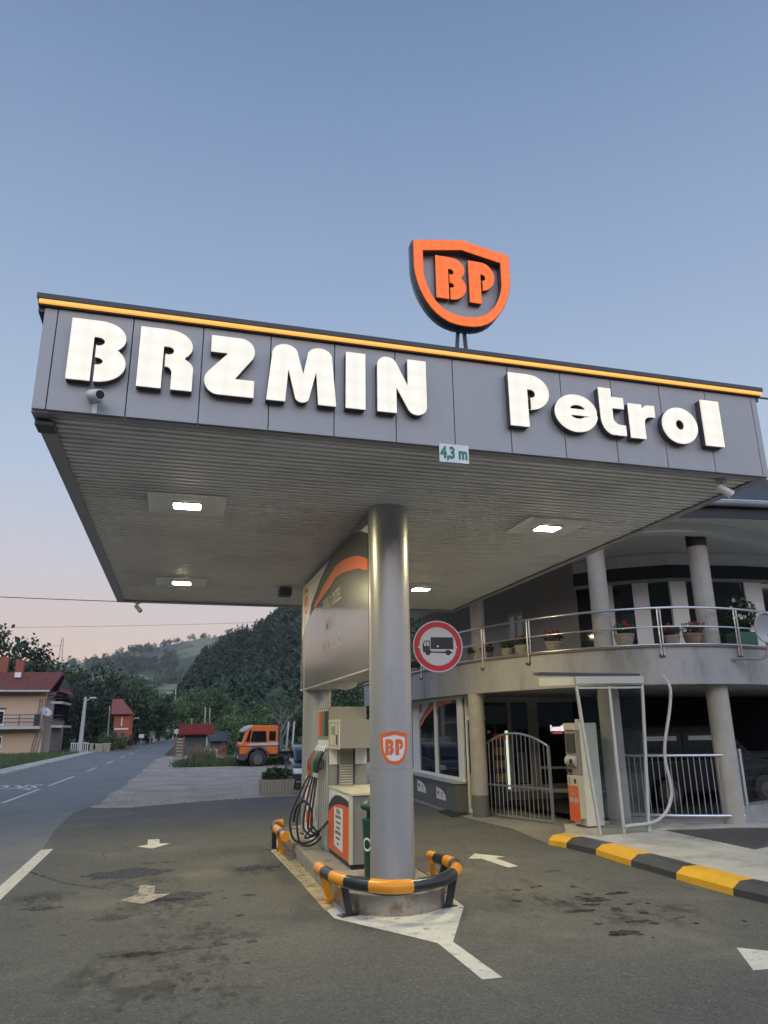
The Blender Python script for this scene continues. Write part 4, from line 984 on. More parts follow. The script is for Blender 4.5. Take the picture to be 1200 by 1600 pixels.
# ---- plants on balcony
def leafmesh(n, rx, ry, rz, s, seed, zc=0, up=.3):
    rnd = random.Random(seed); m = MB()
    for i in range(n):
        while True:
            p = Vector((rnd.uniform(-1,1), rnd.uniform(-1,1), rnd.uniform(-1,1)))
            if p.length <= 1: break
        p = Vector((p.x*rx, p.y*ry, zc+p.z*rz)); a_ = Vector((rnd.gauss(0,1),rnd.gauss(0,1),rnd.gauss(0,1)+up)).normalized(); b_ = a_.orthogonal().normalized(); c_ = a_.cross(b_)
        th = rnd.uniform(0,6.28); b2_ = b_*math.cos(th)+c_*math.sin(th); c2_ = a_.cross(b2_); k_ = s*rnd.uniform(.6,1.2)
        m.add([p-b2_*k_, p+c2_*k_*.45, p+b2_*k_, p-c2_*k_*.45], [(0,1,2,3)])
    return m
g['leaf'] = pmat('pot_leaf', (.03,.06,.022), .6, 0, .35, 20)
g['petal'] = pmat('red_petal', (.42,.02,.045), .6, 0, .3, 20)
g['wpetal'] = pmat('white_petal', (.62,.62,.58), .6)
g['terra'] = pmat('terracotta', (.24,.15,.11), .8, 0, .15, 5)
g['tub'] = pmat('stone_pot', (.27,.235,.19), .8, 0, .2, 8)
pots = [(655,'tub',.9),(741,'terra',.9),(766,'terra',.9),(788,'tub',1),(815,'tub',1.1),(863,'tub',1.1),(977,'tub',1.25),(1045,'tub',1.0),(1081,'terra',1.15)]
plab = ['red flowers in a clay pot half hidden behind the no lorries sign', 'small dark clay pot of red flowers, first pot right of the no lorries sign', 'dark clay pot of red flowers at the second railing post', 'stone pot of red flowers between the second and third railing posts', 'stone pot of red flowers at the third railing post from the left', 'single stone pot of red flowers left of the middle balcony pillar', 'wide pot of red flowers right of the middle balcony pillar', 'pale pot of red flowers beside the railing post in front of the glazing', 'clay pot with red blooms just left of the right balcony pillar']
for i, (pxx, mt, sc) in enumerate(pots):
    inner_ = offset([(p.x,p.y) for p in OUTs], .30)
    q = min(inner_, key=lambda q: abs((lambda v: 600+F*v.dot(RR)/v.dot(_f))(Vector((q[0],q[1],3.5))-CP)-pxx))
    # refine along the edge
    bx, by = q; z0 = ZS1+.002
    T = thing('flower_pot', (bx, by, z0), plab[i], 'flower pot', 'pots of red flowers along the balcony')
    MB().lathe((bx,by,z0), [(.09*sc,0),(.135*sc,.14*sc),(.145*sc,.20*sc),(.155*sc,.205*sc),(.155*sc,.24*sc),(.13*sc,.235*sc)], 20).build('pot', g[mt], T, smooth=30)
    lf = leafmesh(260, .19*sc, .19*sc, .11*sc, .035, 20+i); lf.v = [v+Vector((bx,by,z0+.33*sc)) for v in lf.v]; lf.build('leaves', g['leaf'], T)
    fl = MB(); rnd = random.Random(90+i)
    for k in range(9):
        c_ = Vector((bx+rnd.uniform(-.17,.17)*sc, by-rnd.uniform(-.05,.17)*sc, z0+.33*sc+rnd.uniform(-.02,.13)))
        for j in range(12):
            d = Vector((rnd.gauss(0,1),rnd.gauss(0,1),rnd.gauss(0,1))).normalized()*.025; o1 = d.orthogonal().normalized()*.02; o2 = d.normalized().cross(o1)
            fl.add([c_+d-o1, c_+d+o2, c_+d+o1, c_+d-o2], [(0,1,2,3)])
    fl.build('blooms', g['petal'], T)
wp = onp(1160,985,(10.2,12.2),(12,12.9)); 
T = thing('white_flower_plant', (wp.x, wp.y, ZS1), 'large plant with white blooms in a green planter at the right end of the balcony', 'plant')
MB().box(wp.x-.26, wp.x+.22, wp.y-.15, wp.y+.2, ZS1+.002, ZS1+.42).build('planter', pmat('green_planter', (.03,.10,.06), .6), T, bevel=.01)
lf = leafmesh(900, .34, .3, .38, .05, 77); lf.v = [v+Vector((wp.x,wp.y,ZS1+.80)) for v in lf.v]; lf.build('leaves', g['leaf'], T)
fl = MB(); rnd = random.Random(4)
for (a_, b_) in ((1146,938),(1142,950),(1168,937),(1170,947),(1178,943),(1147,965),(1156,962),(1163,964),(1158,966)):
    c_ = onp(a_, b_, (wp.x-1,wp.y-.22),(wp.x+1,wp.y-.22))
    for j in range(22):
        d = Vector((rnd.gauss(0,1),rnd.gauss(0,1),rnd.gauss(0,1))).normalized()*.032; o1 = d.orthogonal().normalized()*.025; o2 = d.normalized().cross(o1)
        fl.add([c_+d-o1, c_+d+o2, c_+d+o1, c_+d-o2], [(0,1,2,3)])
fl.build('blooms', g['wpetal'], T)

# ---- convex mirror at the right edge
mc = onp(1194,980,(9.5,11.0),(11.5,11.2)); 
T = thing('traffic_mirror', (mc.x, mc.y, mc.z), 'round grey backed traffic mirror on a bent steel bracket at the balcony edge', 'mirror')
ax_ = Vector((.15,-1,-.12)).normalized()
pr = [(0,-.03),(.06,-.028),(.16,-.012),(.235,.01),(.27,.035)]
def dish(c, ax, prof, n=28):
    m = MB(); ax = ax.normalized(); a_ = ax.orthogonal().normalized(); b_ = ax.cross(a_)
    for (r, z) in prof:
        for k in range(n): t = 2*math.pi*k/n; m.v.append(Vector(c)+ax*z+(a_*math.cos(t)+b_*math.sin(t))*max(r, .001))
    for i in range(len(prof)-1):
        for k in range(n): k2 = (k+1) % n; m.f.append([i*n+k, i*n+k2, (i+1)*n+k2, (i+1)*n+k]); m.m.append(0)
    return m
dish(mc, -ax_, [(0,.04),(.12,.035),(.22,.015),(.275,-.01),(.285,-.02),(.285,-.035),(.265,-.04)]).build('shell', pmat('mirror_back', (.36,.36,.38), .45, .2), T, smooth=60)
br = onp(1145,1030,(9.5,11.5),(11.5,11.9))
MB().tube(spline([(br.x,br.y+.1,br.z),(br.x+.15,br.y-.15,br.z),(mc.x+.05,mc.y+.12,br.z+.02),(mc.x+.1,mc.y+.08,mc.z-.1)], 6), .03, 10).build('bracket', g['grey'], T, smooth=40)
MB().obox((br.x,br.y+.12,br.z), (.17,.05,.26), .1).build('wall_plate', g['dark'], T)

# ---- arched gate
gA, gB_ = gd(763,1274,.03), gd(865,1287,.03)
T = thing('arched_gate', gA, 'half open silver steel gate with an arched top and vertical bars beside the shop pillar', 'gate')
def gp2(px, py): return onp(px, py, gA, gB_)
L0, L1 = gp2(757,1163), gp2(763,1272); R0, R1 = gp2(858,1166), gp2(865,1285)
L0 = Vector((gA.x, gA.y, L0.z)); R0 = Vector((gB_.x, gB_.y, R0.z)); top = gp2(800,1146).z
Lb = Vector((gA.x, gA.y, .07)); Rb = Vector((gB_.x, gB_.y, .07))
m = MB(); m.bar(Lb, L0, .045, .045); m.bar(Rb, R0, .05, .05); m.bar(Lb, Rb, .04, .04)
zm = gp2(810,1229).z; m.bar((gA.x,gA.y,zm),(gB_.x,gB_.y,zm), .03, .035)
def archz(t): return L0.z*(1-t)+R0.z*t+(top-(L0.z*(1-.5)+R0.z*.5))*(1-(2*t-1)**2)
m.tube([gA.lerp(gB_, t/20)*1.0+Vector((0,0,archz(t/20)-gA.lerp(gB_, t/20).z)) for t in range(21)], .024, 8)
m.build('frame', g['steel'], T)
for k in range(1, 15):
    t = k/15; p = gA.lerp(gB_, t); MB().tube([(p.x,p.y,.08),(p.x,p.y,archz(t)-.02)], .0095, 6).build('bar', g['steel'], T)
MB().bar((gA.x-.14,gA.y-.02,L0.z-.12),(gA.x,gA.y,L0.z-.12),.03,.03).bar((gA.x-.14,gA.y-.02,.2),(gA.x,gA.y,.2),.03,.03).build('hinge', g['dark'], T)

# ---- bar fence between pillars
fA, fB = Vector((8.2,12.86)), Vector((10.02,11.86))
zt = .5*(onp(960,1179,fA,fB).z+onp(1140,1181,fA,fB).z); zbm = .5*(onp(965,1271,fA,fB).z+onp(1155,1275,fA,fB).z)
T = thing('bar_fence', (9.1, 12.3, .2), 'bowed steel fence of thin vertical bars between two ground floor pillars', 'fence')
def fpt(t, z): p = fA.lerp(fB, t); n = Vector((-.48,-.877)); b_ = .16*(1-(2*t-1)**2); return Vector((p.x+n.x*b_, p.y+n.y*b_, z))
MB().tube([fpt(t/16, zt) for t in range(17)], .026, 10).build('rail', g['steel'], T, smooth=40)
MB().tube([fpt(t/16, zbm) for t in range(17)], .032, 10).build('rail', g['steel'], T, smooth=40)
for k in range(20):
    t = (k+.6)/20; MB().tube([fpt(t, zbm), fpt(t, zt)], .0085, 6).build('bar', g['steel'], T)

# ---- mesh fence at far right
hA, hB = Vector((10.42,12.25)), Vector((13.2,13.3))
T = thing('mesh_fence', (11.5, 12.7, .42), 'dark welded mesh fence panel on the low wall at the right edge', 'fence')
MB().bar((hA.x,hA.y,.42),(hA.x,hA.y,1.42),.05,.07).build('post', g['ltgrey'], T)
m = MB()
for k in range(46):
    p = hA.lerp(hB, (k+1)/46); m.tube([(p.x,p.y,.44),(p.x,p.y,1.36)], .004, 4)
for z_ in [.46+i*.2 for i in range(5)]:
    m.tube([(hA.x,hA.y,z_),((hB.x),hB.y,z_)], .004, 4); m.tube([(hA.x-.03,hA.y-.04,z_+.04),((hB.x-.03),hB.y-.04,z_+.04)], .004, 4)
m.build('wire_mesh', g['dark'], T)

# ---- payment terminal
tx0, tx1, ty0, ty1 = 7.02, 7.47, 12.36, 12.80; tz1 = 1.93
T = thing('payment_terminal', ((tx0+tx1)/2, (ty0+ty1)/2, .15), 'tall cream self service payment terminal with grey keypad bay and orange instruction panel', 'payment terminal')
side = [(tx0+.10,ty0),(tx1,ty0),(tx1,ty1),(tx0+.10,ty1)]
MB().prism(side, .17, tz1).build('cabinet', pmat('terminal_cream', (.74,.71,.60), .5, 0, .05), T, bevel=.015)
fr = MB().prism([(tx0,ty0+.02),(tx0+.098,ty0+.003),(tx0+.098,ty1-.003),(tx0,ty1-.02)], .30, 1.02).build('lower_door', g['cream'], T, bevel=.01)
MB().box(tx0+.02, tx0+.098, ty0+.01, ty1-.01, 1.022, 1.80).build('keypad_bay', g['grey'], T, bevel=.01)
MB().prism([(tx0,ty0+.02),(tx0+.098,ty0+.003),(tx0+.098,ty1-.003),(tx0,ty1-.02)], 1.802, tz1+.0).build('top_cap', g['cream'], T, bevel=.01)
MB().box(tx0-.0, tx0+.019, ty0+.07, ty1-.07, 1.42, 1.74).build('screen', pmat('term_screen', (.05,.055,.05), .25), T)
m = MB(); 
m.tube([(tx0+.06,ty0+.05,1.26),(tx0+.06,ty1-.05,1.26)], .105, 20); m.build('keypad_drum', g['ltgrey'], T, smooth=30)
MB().box(tx0-.055, tx0-.03, ty0+.10, ty0+.2, 1.22, 1.30).box(tx0-.04, tx0-.0, ty0+.24, ty0+.36, 1.07, 1.13).build('card_slot', g['black'], T)
op = MB().box(tx0-.006, tx0-.001, ty0+.04, ty1-.04, .24, .84).build('orange_panel', g['orange'], T)
m = MB(); m.text('SAMOUSLUŽNI', .05, .001, PM((tx0-.0065, (ty0+ty1)/2, .76), (0,-1,0)), sx=.8).text('TERMINAL', .05, .001, PM((tx0-.0065, (ty0+ty1)/2, .70), (0,-1,0)), sx=.8)
m.box(tx0-.0085, tx0-.0065, ty0+.08, ty0+.2, .56, .64).box(tx0-.0085, tx0-.0065, ty0+.24, ty0+.36, .56, .64); m.build('panel_print', g['ltgrey'], op)
MB().box(tx0-.004, tx0-.0005, ty0+.10, ty0+.17, .88, .96).box(tx0-.004, tx0-.0005, ty0+.33, ty0+.35, .86, .98).build('slot', g['black'], fr)
MB().box(tx0+.13, tx0+.22, ty0+.1, ty0+.2, tz1+.0, tz1+.07).build('aerial', g['ltgrey'], T)
MB().box(tx0+.12, tx1-.02, ty0+.02, ty1-.02, .15, .17).build('base', g['dark'], T)

# ---- glass shelter
A_, B2_ = gd(938,1305,.155), gd(1014,1300,.155)
T = thing('glass_shelter', (A_.x, A_.y, .155), 'slim grey framed glass wind screen with leaning posts in front of the payment terminal', 'shelter')
gls = bpy.data.materials.new('clear_glass'); gls.use_nodes = True; t_g = gls.node_tree; t_g.nodes.clear()
gg = N('ShaderNodeBsdfGlossy', t_g); gg.inputs['Roughness'].default_value = .05; gt_ = N('ShaderNodeBsdfTransparent', t_g); gt_.inputs[0].default_value = (.86,.89,.88,1)
fm = N('ShaderNodeFresnel', t_g); fm.inputs[0].default_value = 1.5; mxs = N('ShaderNodeMixShader', t_g); t_g.links.new(fm.outputs[0], mxs.inputs[0]); t_g.links.new(gt_.outputs[0], mxs.inputs[1]); t_g.links.new(gg.outputs[0], mxs.inputs[2])
og = N('ShaderNodeOutputMaterial', t_g); t_g.links.new(mxs.outputs[0], og.inputs[0])
def sp2(px, py, off=0): return onp(px, py, A_, B2_, off)
tops = [sp2(900,1072), sp2(951,1072), sp2(1003,1070)]; bots = [A_, gd(975,1303,.155), B2_]
bots[1] = sp2(975,1302)
for a_, b_ in zip(tops, bots): MB().bar(a_, b_, .045, .045).build('post', g['ltgrey'], T)
for i in range(2):
    m = MB(); n3 = Vector((.0,.004,0)); q_ = [tops[i], tops[i+1], bots[i+1], bots[i]]
    m.add([p-n3 for p in q_]+[p+n3 for p in q_], [(0,1,2,3),(7,6,5,4),(0,4,5,1),(1,5,6,2),(2,6,7,3),(3,7,4,0)]); m.build('pane', gls, T)
MB().bar(sp2(897,1063,.02), sp2(1003,1062,.02), .10, .12).build('top_beam', g['ltgrey'], T)
MB().bar(sp2(900,1075), sp2(1003,1074), .04, .03).build('top_rail', g['ltgrey'], T)
# small tiled lean-to over it
T = thing('lean_to_roof', (8.0, 12.0, 2.7), 'small dark shingled lean-to roof with a pale edge fixed to the balcony slab', 'roof')
r0, r1 = sp2(842,1063), sp2(1000,1060)
ro = [onp(842,1051,(r0.x,r0.y+.75),(r1.x,r1.y+.75)), onp(1000,1052,(r0.x,r0.y+.75),(r1.x,r1.y+.75))]
r1 = sp2(899,1063)
m = MB(); p = [r0, sp2(1000,1055), Vector((sp2(1000,1055).x+.15, sp2(1000,1055).y+.8, r0.z+.19)), Vector((r0.x+.35, r0.y+.9, r0.z+.19))]
p[0] = Vector((r0.x, r0.y, sp2(1000,1055).z+.03)); p[1] = p[1]+Vector((0,0,.03))
p = [Vector((v.x, v.y, v.z)) for v in p]; m.add([v for v in p]+[v-Vector((0,0,.05)) for v in p], [(0,1,2,3),(7,6,5,4),(0,4,5,1),(1,5,6,2),(2,6,7,3),(3,7,4,0)])
m.build('shingles', g['tile'], T)
MB().bar(Vector((r0.x,r0.y,r0.z-.03)), sp2(897,1064), .04, .13).build('edge_board', g['cream'], T)
# ---- grey hose
hp = [(1041,1054),(1047,1075),(1046,1110),(1039,1160),(1040,1190),(1047,1220),(1049,1245),(1040,1270),(1020,1285),(985,1290),(976,1292)]
h3 = [sp2(x, y, .05) for x, y in hp]; h3[0] = h3[0]+Vector((.1,.25,0))
tag(MB().tube(spline(h3, 6), .028, 10).build('air_hose', g['ltgrey'], smooth=60), 'long grey flexible hose hanging in a curve beside the glass shelter', 'hose')

# ---- door mat
dm = [gd(x,y,.014) for x,y in ((684,1268),(712,1262),(735,1273),(706,1277))]
tag(MB().mesh([[(p.x,p.y) for p in dm]], .012, Matrix.Translation((0,0,.013))).build('door_mat', pmat('mat', (.02,.02,.02), .9, bump=.6, bscale=90)), 'black door mat at the shop entrance', 'mat')

# ------------------------------------------------------------------ vehicles
def extr(side, x0, x1, name, mat, par, M_, bev=.03):
    # side profile (y forward, z) extruded across x
    m = MB(); n = len(side)
    m.add([M_ @ Vector((x0, y, z)) for y, z in side]+[M_ @ Vector((x1, y, z)) for y, z in side], [list(range(n)), [n+i for i in range(n)][::-1]]+[(i, n+i, n+(i+1) % n, (i+1) % n) for i in range(n)])
    bm = bmesh.new(); me = bpy.data.meshes.new('x'); me.from_pydata(m.v, [], m.f); bm.from_mesh(me); bmesh.ops.recalc_face_normals(bm, faces=bm.faces[:])
    m.v = [v.co.copy() for v in bm.verts]; m.f = [[v.index for v in f.verts] for f in bm.faces]; bm.free(); bpy.data.meshes.remove(me)
    return m.build(name, mat, par, smooth=30, bevel=bev, seg=3)
def wheel(par, M_, x, y, r, w, rimm):
    m = MB(); m.tube([M_ @ Vector((x-w/2, y, r)), M_ @ Vector((x-w/2+.02, y, r)), M_ @ Vector((x+w/2-.02, y, r)), M_ @ Vector((x+w/2, y, r))], [r*.92, r, r, r*.92], 28); wh = m.build('wheel', g['rubber'], par, smooth=30)
    m = MB(); m.tube([M_ @ Vector((x-w/2-.012, y, r)), M_ @ Vector((x+w/2+.012, y, r))], r*.52, 20); m.tube([M_ @ Vector((x-w/2-.03, y, r)), M_ @ Vector((x+w/2+.03, y, r))], r*.2, 12); m.build('rim', rimm, wh, smooth=30)
paint_o = pmat('truck_orange', (.62,.13,.02), .35, 0, .08, 2, dark=(.35,.10,.03), dscale=3, dlo=.6, dhi=.7, coat=.3)
vglass = g['glass']
# orange timber truck, facing -x ; local: y forward
k_ = .77
g['rimd'] = pmat('dusty_rim', (.10,.09,.08), .8, 0, .4, 6)
def truck():
    base = gd(403,1198)
    T = thing('timber_truck', (base.x, base.y, 0), 'old orange cab timber truck with white stakes parked on the gravel', 'truck')
    M_ = Matrix.Translation((base.x+.05, base.y+1.1, 0)) @ Matrix.Rotation(R_(92), 4, 'Z') @ Matrix.Scale(k_, 4)
    # local y=0 at front axle; cab y -0.9..1.35
    cab = [(-1.35,.78),(-1.35,2.62),(-1.25,2.70),(.40,2.70),(.86,2.45),(1.16,1.55),(1.26,1.45),(1.28,.80),(.75,.78),(.62,1.0),(.35,1.2),(-.0,1.25),(-.35,1.2),(-.62,1.0),(-.75,.78)]
    M2 = M_ @ Matrix.Translation((0,.1,0))
    c = extr(cab, -1.2, 1.2, 'cab', paint_o, T, M2, .05)
    extr([(.62,1.62),(.9,1.62),(.62,2.40),(.05+.45,2.40)], -1.23, 1.23, 'quarter_window', g['glass'], c, M2, 0)
    extr([(-.55+.0,1.60),(.50,1.60),(.55,1.7),(.42,2.32),(-.50,2.32)], -1.215, 1.215, 'side_window', vglass, c, M2, .0)
    extr([(-1.18,1.68),(-.72,1.68),(-.72,2.3),(-1.18,2.3)], -1.215, 1.215, 'rear_side_window', vglass, c, M2, .0)
    extr([(1.12,1.62),(.90,2.32),(.94,2.34),(1.17,1.62)], -1.05, 1.05, 'windscreen', vglass, c, M2, 0)
    extr([(.86,2.40),(1.10,2.26),(1.02,2.44),(.72,2.66),(.40,2.745),(.40,2.66)], -1.22, 1.22, 'sun_visor', g['ltgrey'], c, M2, .02)
    extr([(-1.36,1.30),(1.24,1.30),(1.24,1.36),(-1.36,1.36)], -1.212, 1.212, 'dark_stripe', g['navy'], c, M2, 0)
    extr([(-1.36,1.38),(1.0,1.38),(.5,1.50),(-1.36,1.56)], -1.211, 1.211, 'pale_stripe', g['ltgrey'], c, M2, 0)
    extr([(1.20,.85),(1.29,.85),(1.29,1.28),(1.20,1.28)], -1.0, 1.0, 'grille', g['black'], c, M2, .01)
    bmp = extr([(.80,.42),(1.32,.42),(1.36,.55),(1.34,.76),(.80,.76)], -1.2, 1.2, 'bumper', g['dark'], T, M2, .03)
    for s_ in (-1, 1):
        extr([(1.345,.55),(1.37,.55),(1.37,.70),(1.345,.70)], s_*.95-.16, s_*.95+.16, 'headlight', g['white'], bmp, M2, 0)
        m = MB(); m.tube([M2 @ Vector((s_*1.22, .05+.75*math.cos(R_(t)), .52+.74*math.sin(R_(t)))) for t in range(0,181,15)], .06, 8); m.build('wheel_arch', g['dark'], T, smooth=40)
        for yy in (0, -3.9, -5.2): wheel(T, M2, s_*1.02, yy, .46, .30, g['rimd'])
    MB().bar(M2 @ Vector((-.4,.9,.75)), M2 @ Vector((-.4,-6.2,.75)), .10, .25).bar(M2 @ Vector((.4,.9,.75)), M2 @ Vector((.4,-6.2,.75)), .10, .25).build('chassis', g['dark'], T)
    MB().bar(M2 @ Vector((0,-1.6,1.02)), M2 @ Vector((0,-6.2,1.02)), 2.4*k_, .08).build('bed', pmat('bed_planks', (.20,.17,.12), .8, 0, .3, 6), T)
    m = MB()
    for x in (-1.0,-.5,0,.5,1.0): m.bar(M2 @ Vector((x,-1.5,1.0)), M2 @ Vector((x,-1.5,2.75)), .05, .05)
    m.bar(M2 @ Vector((-1.1,-1.5,2.75)), M2 @ Vector((1.1,-1.5,2.75)), .06, .06); m.bar(M2 @ Vector((-1.1,-1.5,2.2)), M2 @ Vector((1.1,-1.5,2.2)), .05, .05)
    m.build('headboard', g['dark'], T)
    MB().bar(M2 @ Vector((1.1,-1.9,.5)), M2 @ Vector((1.1,-3.2,.5)), .5, .4).build('tank', g['dark'], T, bevel=.03)
    for yy in (-2.35,-3.55,-4.7):
        for x in (-1.12,1.12): MB().bar(M2 @ Vector((x,yy,1.05)), M2 @ Vector((x,yy-.12,2.95)), .085, .085).build('stake', g['ltgrey'], T)
    MB().tube([M2 @ Vector((.2,-3.6,2.15)), M2 @ Vector((.3,-4.3,2.1)), M2 @ Vector((.3,-5.2,1.6))], .09, 8).build('crane_arm', g['red'], T, smooth=40)
truck()

def car(base, rz, col, lab, name='parked_car', s_=1., van=False):
    T = thing(name, (base[0], base[1], base[2] if len(base) > 2 else 0), lab, 'car' if not van else 'van')
    M_ = Matrix.Translation(T.location) @ Matrix.Rotation(rz, 4, 'Z') @ Matrix.Scale(s_, 4)
    if not van:
        body = [(-2.1,.35),(-2.12,.75),(-2.0,.92),(-1.0,.98),(.9,.95),(1.9,.80),(2.12,.62),(2.12,.32),(1.72,.30),(1.6,.55),(1.3,.64),(1.0,.55),(.9,.30),(-.95,.30),(-1.05,.55),(-1.35,.64),(-1.62,.55),(-1.75,.30)]
        roof = [(-1.95,.93),(-1.55,1.38),(-.9,1.47),(.1,1.45),(.55,1.30),(1.15,.93)]
        gls_ = [(-1.75,.96),(-1.45,1.34),(-.9,1.41),(.05,1.39),(.45,1.26),(.98,.96)]; wf = [(.62,1.24),(1.14,.94),(1.18,.96),(.66,1.28)]
        ax = 1.32
    else:
        body = [(-2.3,.35),(-2.32,.95),(-2.2,1.05),(1.1,1.05),(2.0,.92),(2.25,.7),(2.25,.32),(1.85,.30),(1.7,.58),(1.4,.66),(1.1,.58),(.98,.30),(-1.0,.30),(-1.12,.58),(-1.4,.66),(-1.7,.58),(-1.85,.30)]
        roof = [(-2.25,1.03),(-2.05,1.72),(-1.8,1.80),(.2,1.80),(.55,1.70),(1.35,1.03)]
        gls_ = [(-2.0,1.12),(-1.88,1.62),(.1,1.64),(.45,1.56),(1.05,1.12)]; wf = [(.68,1.62),(1.28,1.08),(1.33,1.12),(.72,1.68)]; ax = 1.4
    bd = extr(body, -.85, .85, 'body', col, T, M_, .05)
    rf = extr(roof, -.70, .70, 'cabin', col, T, M_, .06)
    extr(gls_, -.715, .715, 'side_window', g['glass'], rf, M_, .0)
    extr(wf, -.62, .62, 'windscreen', g['glass'], rf, M_, 0)
    if van:
        extr([(-.75,1.1),(-.68,1.1),(-.68,1.66),(-.75,1.66)], -.725, .725, 'pillar', col, rf, M_, 0)
        extr([(-1.85,1.46),(-.9,1.46),(-.9,1.56),(-1.8,1.56)], -.728, .728, 'window_reflection', g['ltgrey'], rf, M_, 0)  # pale strips paint the lighter reflection into the side windows
        extr([(-.55,1.46),(.3,1.46),(.2,1.56),(-.55,1.56)], -.728, .728, 'window_reflection', g['ltgrey'], rf, M_, 0)
    for sx in (-1, 1):
        extr([(1.9,.60),(2.13,.55),(2.12,.66),(1.92,.76)], sx*.66-.17, sx*.66+.17, 'headlight', g['white'], bd, M_, .01)
        MB().obox(M_ @ Vector((sx*.98, .62, 1.0)), (.2*s_,.12*s_,.14*s_), rz).build('wing_mirror', col, bd, bevel=.02)
        for yy in (-1.35, ax): wheel(T, M_, sx*.80, yy, .31, .2, g['ltgrey'] if not van else g['rimd'])
    extr([(2.10,.36),(2.135,.36),(2.135,.52),(2.10,.52)], -.45, .45, 'grille', g['black'], bd, M_, 0)
blue = pmat('dark_blue_car', (.035,.045,.075), .3, .3, .05, 2, coat=.6)
car((4.60,26.2,0), R_(176), blue, 'dark blue hatchback parked on the gravel beyond the far canopy column', s_=.92)
dkv = pmat('dark_van', (.006,.007,.010), .5, 0, .05, 2, spec=.2)
vb = aty(1085,1250,15.2)
car((11.6,15.3,.15), R_(-87), dkv, 'dark van with painted window reflections parked in the open ground floor behind the bar fence', 'parked_van', .95, True)

# ---- concrete flower planter
a_ = gd(405,1244); b_ = gd(457,1240)
T = thing('concrete_planter', ((a_.x+b_.x)/2, a_.y+.3, 0), 'ribbed concrete planter with leafy green plant at the edge of the asphalt', 'planter')
cx0, cx1 = a_.x+.02, b_.x; pw = cx1-cx0
m = MB(); m.add([(cx0+.05,a_.y,.0),(cx1-.05,a_.y,0),(cx1-.05,a_.y+.6,0),(cx0+.05,a_.y+.6,0),(cx0,a_.y-.03,.44),(cx1,a_.y-.03,.44),(cx1,a_.y+.63,.44),(cx0,a_.y+.63,.44)], [(3,2,1,0),(4,5,6,7),(0,1,5,4),(1,2,6,5),(2,3,7,6),(3,0,4,7)])
tr_ = m.build('trough', g['tub'], T, bevel=.02)
m = MB()
for k in range(11): x = cx0+.08+k*(pw-.16)/10; m.bar((x,a_.y-.015,.12),(x,a_.y-.035,.40),.035,.03)
m.build('rib', g['pillar'], tr_)
lf = leafmesh(520, pw*.46, .30, .20, .10, 31); lf.v = [v+Vector(((cx0+cx1)/2, a_.y+.3, .56)) for v in lf.v]; lf.build('foliage', pmat('planter_leaf', (.045,.085,.035), .6, 0, .35, 10), T)

#PART2
# ------------------------------------------------------------------ hills and woods
import numpy as np
def ridge(name, pix, Y1, Y0, mat, zfoot=-1., amp=3., x_pad=None):
    tops = [aty(px, py, Y1) for px, py in pix]; xs_ = [p.x for p in tops]; zs2 = [p.z for p in tops]
    nx, ny = 150, 50; m = MB(); X = np.linspace(xs_[0], xs_[-1], nx)
    Z = np.interp(X, xs_, zs2)
    for j in range(ny):
        t = j/(ny-1)
        for i in range(nx):
            # rows narrow with distance so the foot does not run into the near fields
            tt = min(t/.8, 1); s_ = tt*tt*(3-2*tt); s_ = .35*tt+.65*s_
            if t > .8: s_ = 1-(t-.8)*1.2
            y = Y0+(Y1-Y0)*t/.8; xx = X[i]*(Y0+(Y1-Y0)*min(t/.8,1))/Y1 if x_pad is None else X[i]
            z = zfoot+(Z[i]-zfoot)*s_ + amp*(noise.noise(Vector((xx*.012, y*.012, 3)))*(1 if t < .7 else .2))*min(1, t*4)
            m.v.append(Vector((xx, y, z)))
    for j in range(ny-1):
        for i in range(nx-1): a = j*nx+i; m.f.append([a, a+1, a+nx+1, a+nx]); m.m.append(0)
    o = m.build(name, mat, keep=True, smooth=80); tag(o, kind='structure')
    return m, nx, ny
g['meadow'] = pmat('hill_meadow', (.15,.165,.09), .9, 0, .3, .01, dark=(.045,.066,.045), dscale=.004, dlo=.50, dhi=.53)
g['woodfloor'] = pmat('wood_floor', (.014,.022,.014), .95, 0, .3, .05)
far, fnx, fny = ridge('far_hill', [(-420,1062),(-150,1050),(60,1044),(92,1040),(122,1039),(157,1031),(200,1018),(242,1015),(270,1009),(293,1003),(333,999),(363,990),(382,988),(403,993),(450,1004),(560,1040),(800,1060)], 1700, 700, g['meadow'], amp=22)
near, nnx, nny = ridge('wooded_hill', [(255,1136),(285,1085),(312,1046),(331,1038),(363,1018),(403,999),(422,983),(443,964),(470,945),(540,915),(700,880),(950,850),(1250,860)], 820, 190, g['woodfloor'], amp=10)
def template(kind, seed):
    rnd = random.Random(seed); V = []
    n = 46
    for i in range(n):
        h = rnd.random()
        if kind == 'c':
            r = (1-h)**.9*.26*rnd.uniform(.5,1.05); a = rnd.uniform(0,6.28); c = Vector((r*math.cos(a), r*math.sin(a), .08+h*.92)); s_ = .11*(1-h*.55)
            d = Vector((math.cos(a), math.sin(a), -.5)).normalized()
        else:
            while True:
                q = Vector((rnd.uniform(-1,1),rnd.uniform(-1,1),rnd.uniform(-1,1)))
                if .35 < q.length < 1: break
            c = Vector((q.x*.40, q.y*.40, .58+q.z*.42)); s_ = .13; d = Vector((rnd.gauss(0,1),rnd.gauss(0,1),rnd.gauss(0,1))).normalized()
        e1 = d.orthogonal().normalized(); e2 = d.cross(e1)
        if kind == 'c': e1, e2 = d, Vector((-d.y, d.x, 0)).normalized()
        k = s_*rnd.uniform(.7,1.3); V += [c-e1*k-e2*k*.5, c-e1*k+e2*k*.5, c+e1*k+e2*k*.2, c+e1*k-e2*k*.2]
    return np.array([tuple(v) for v in V])
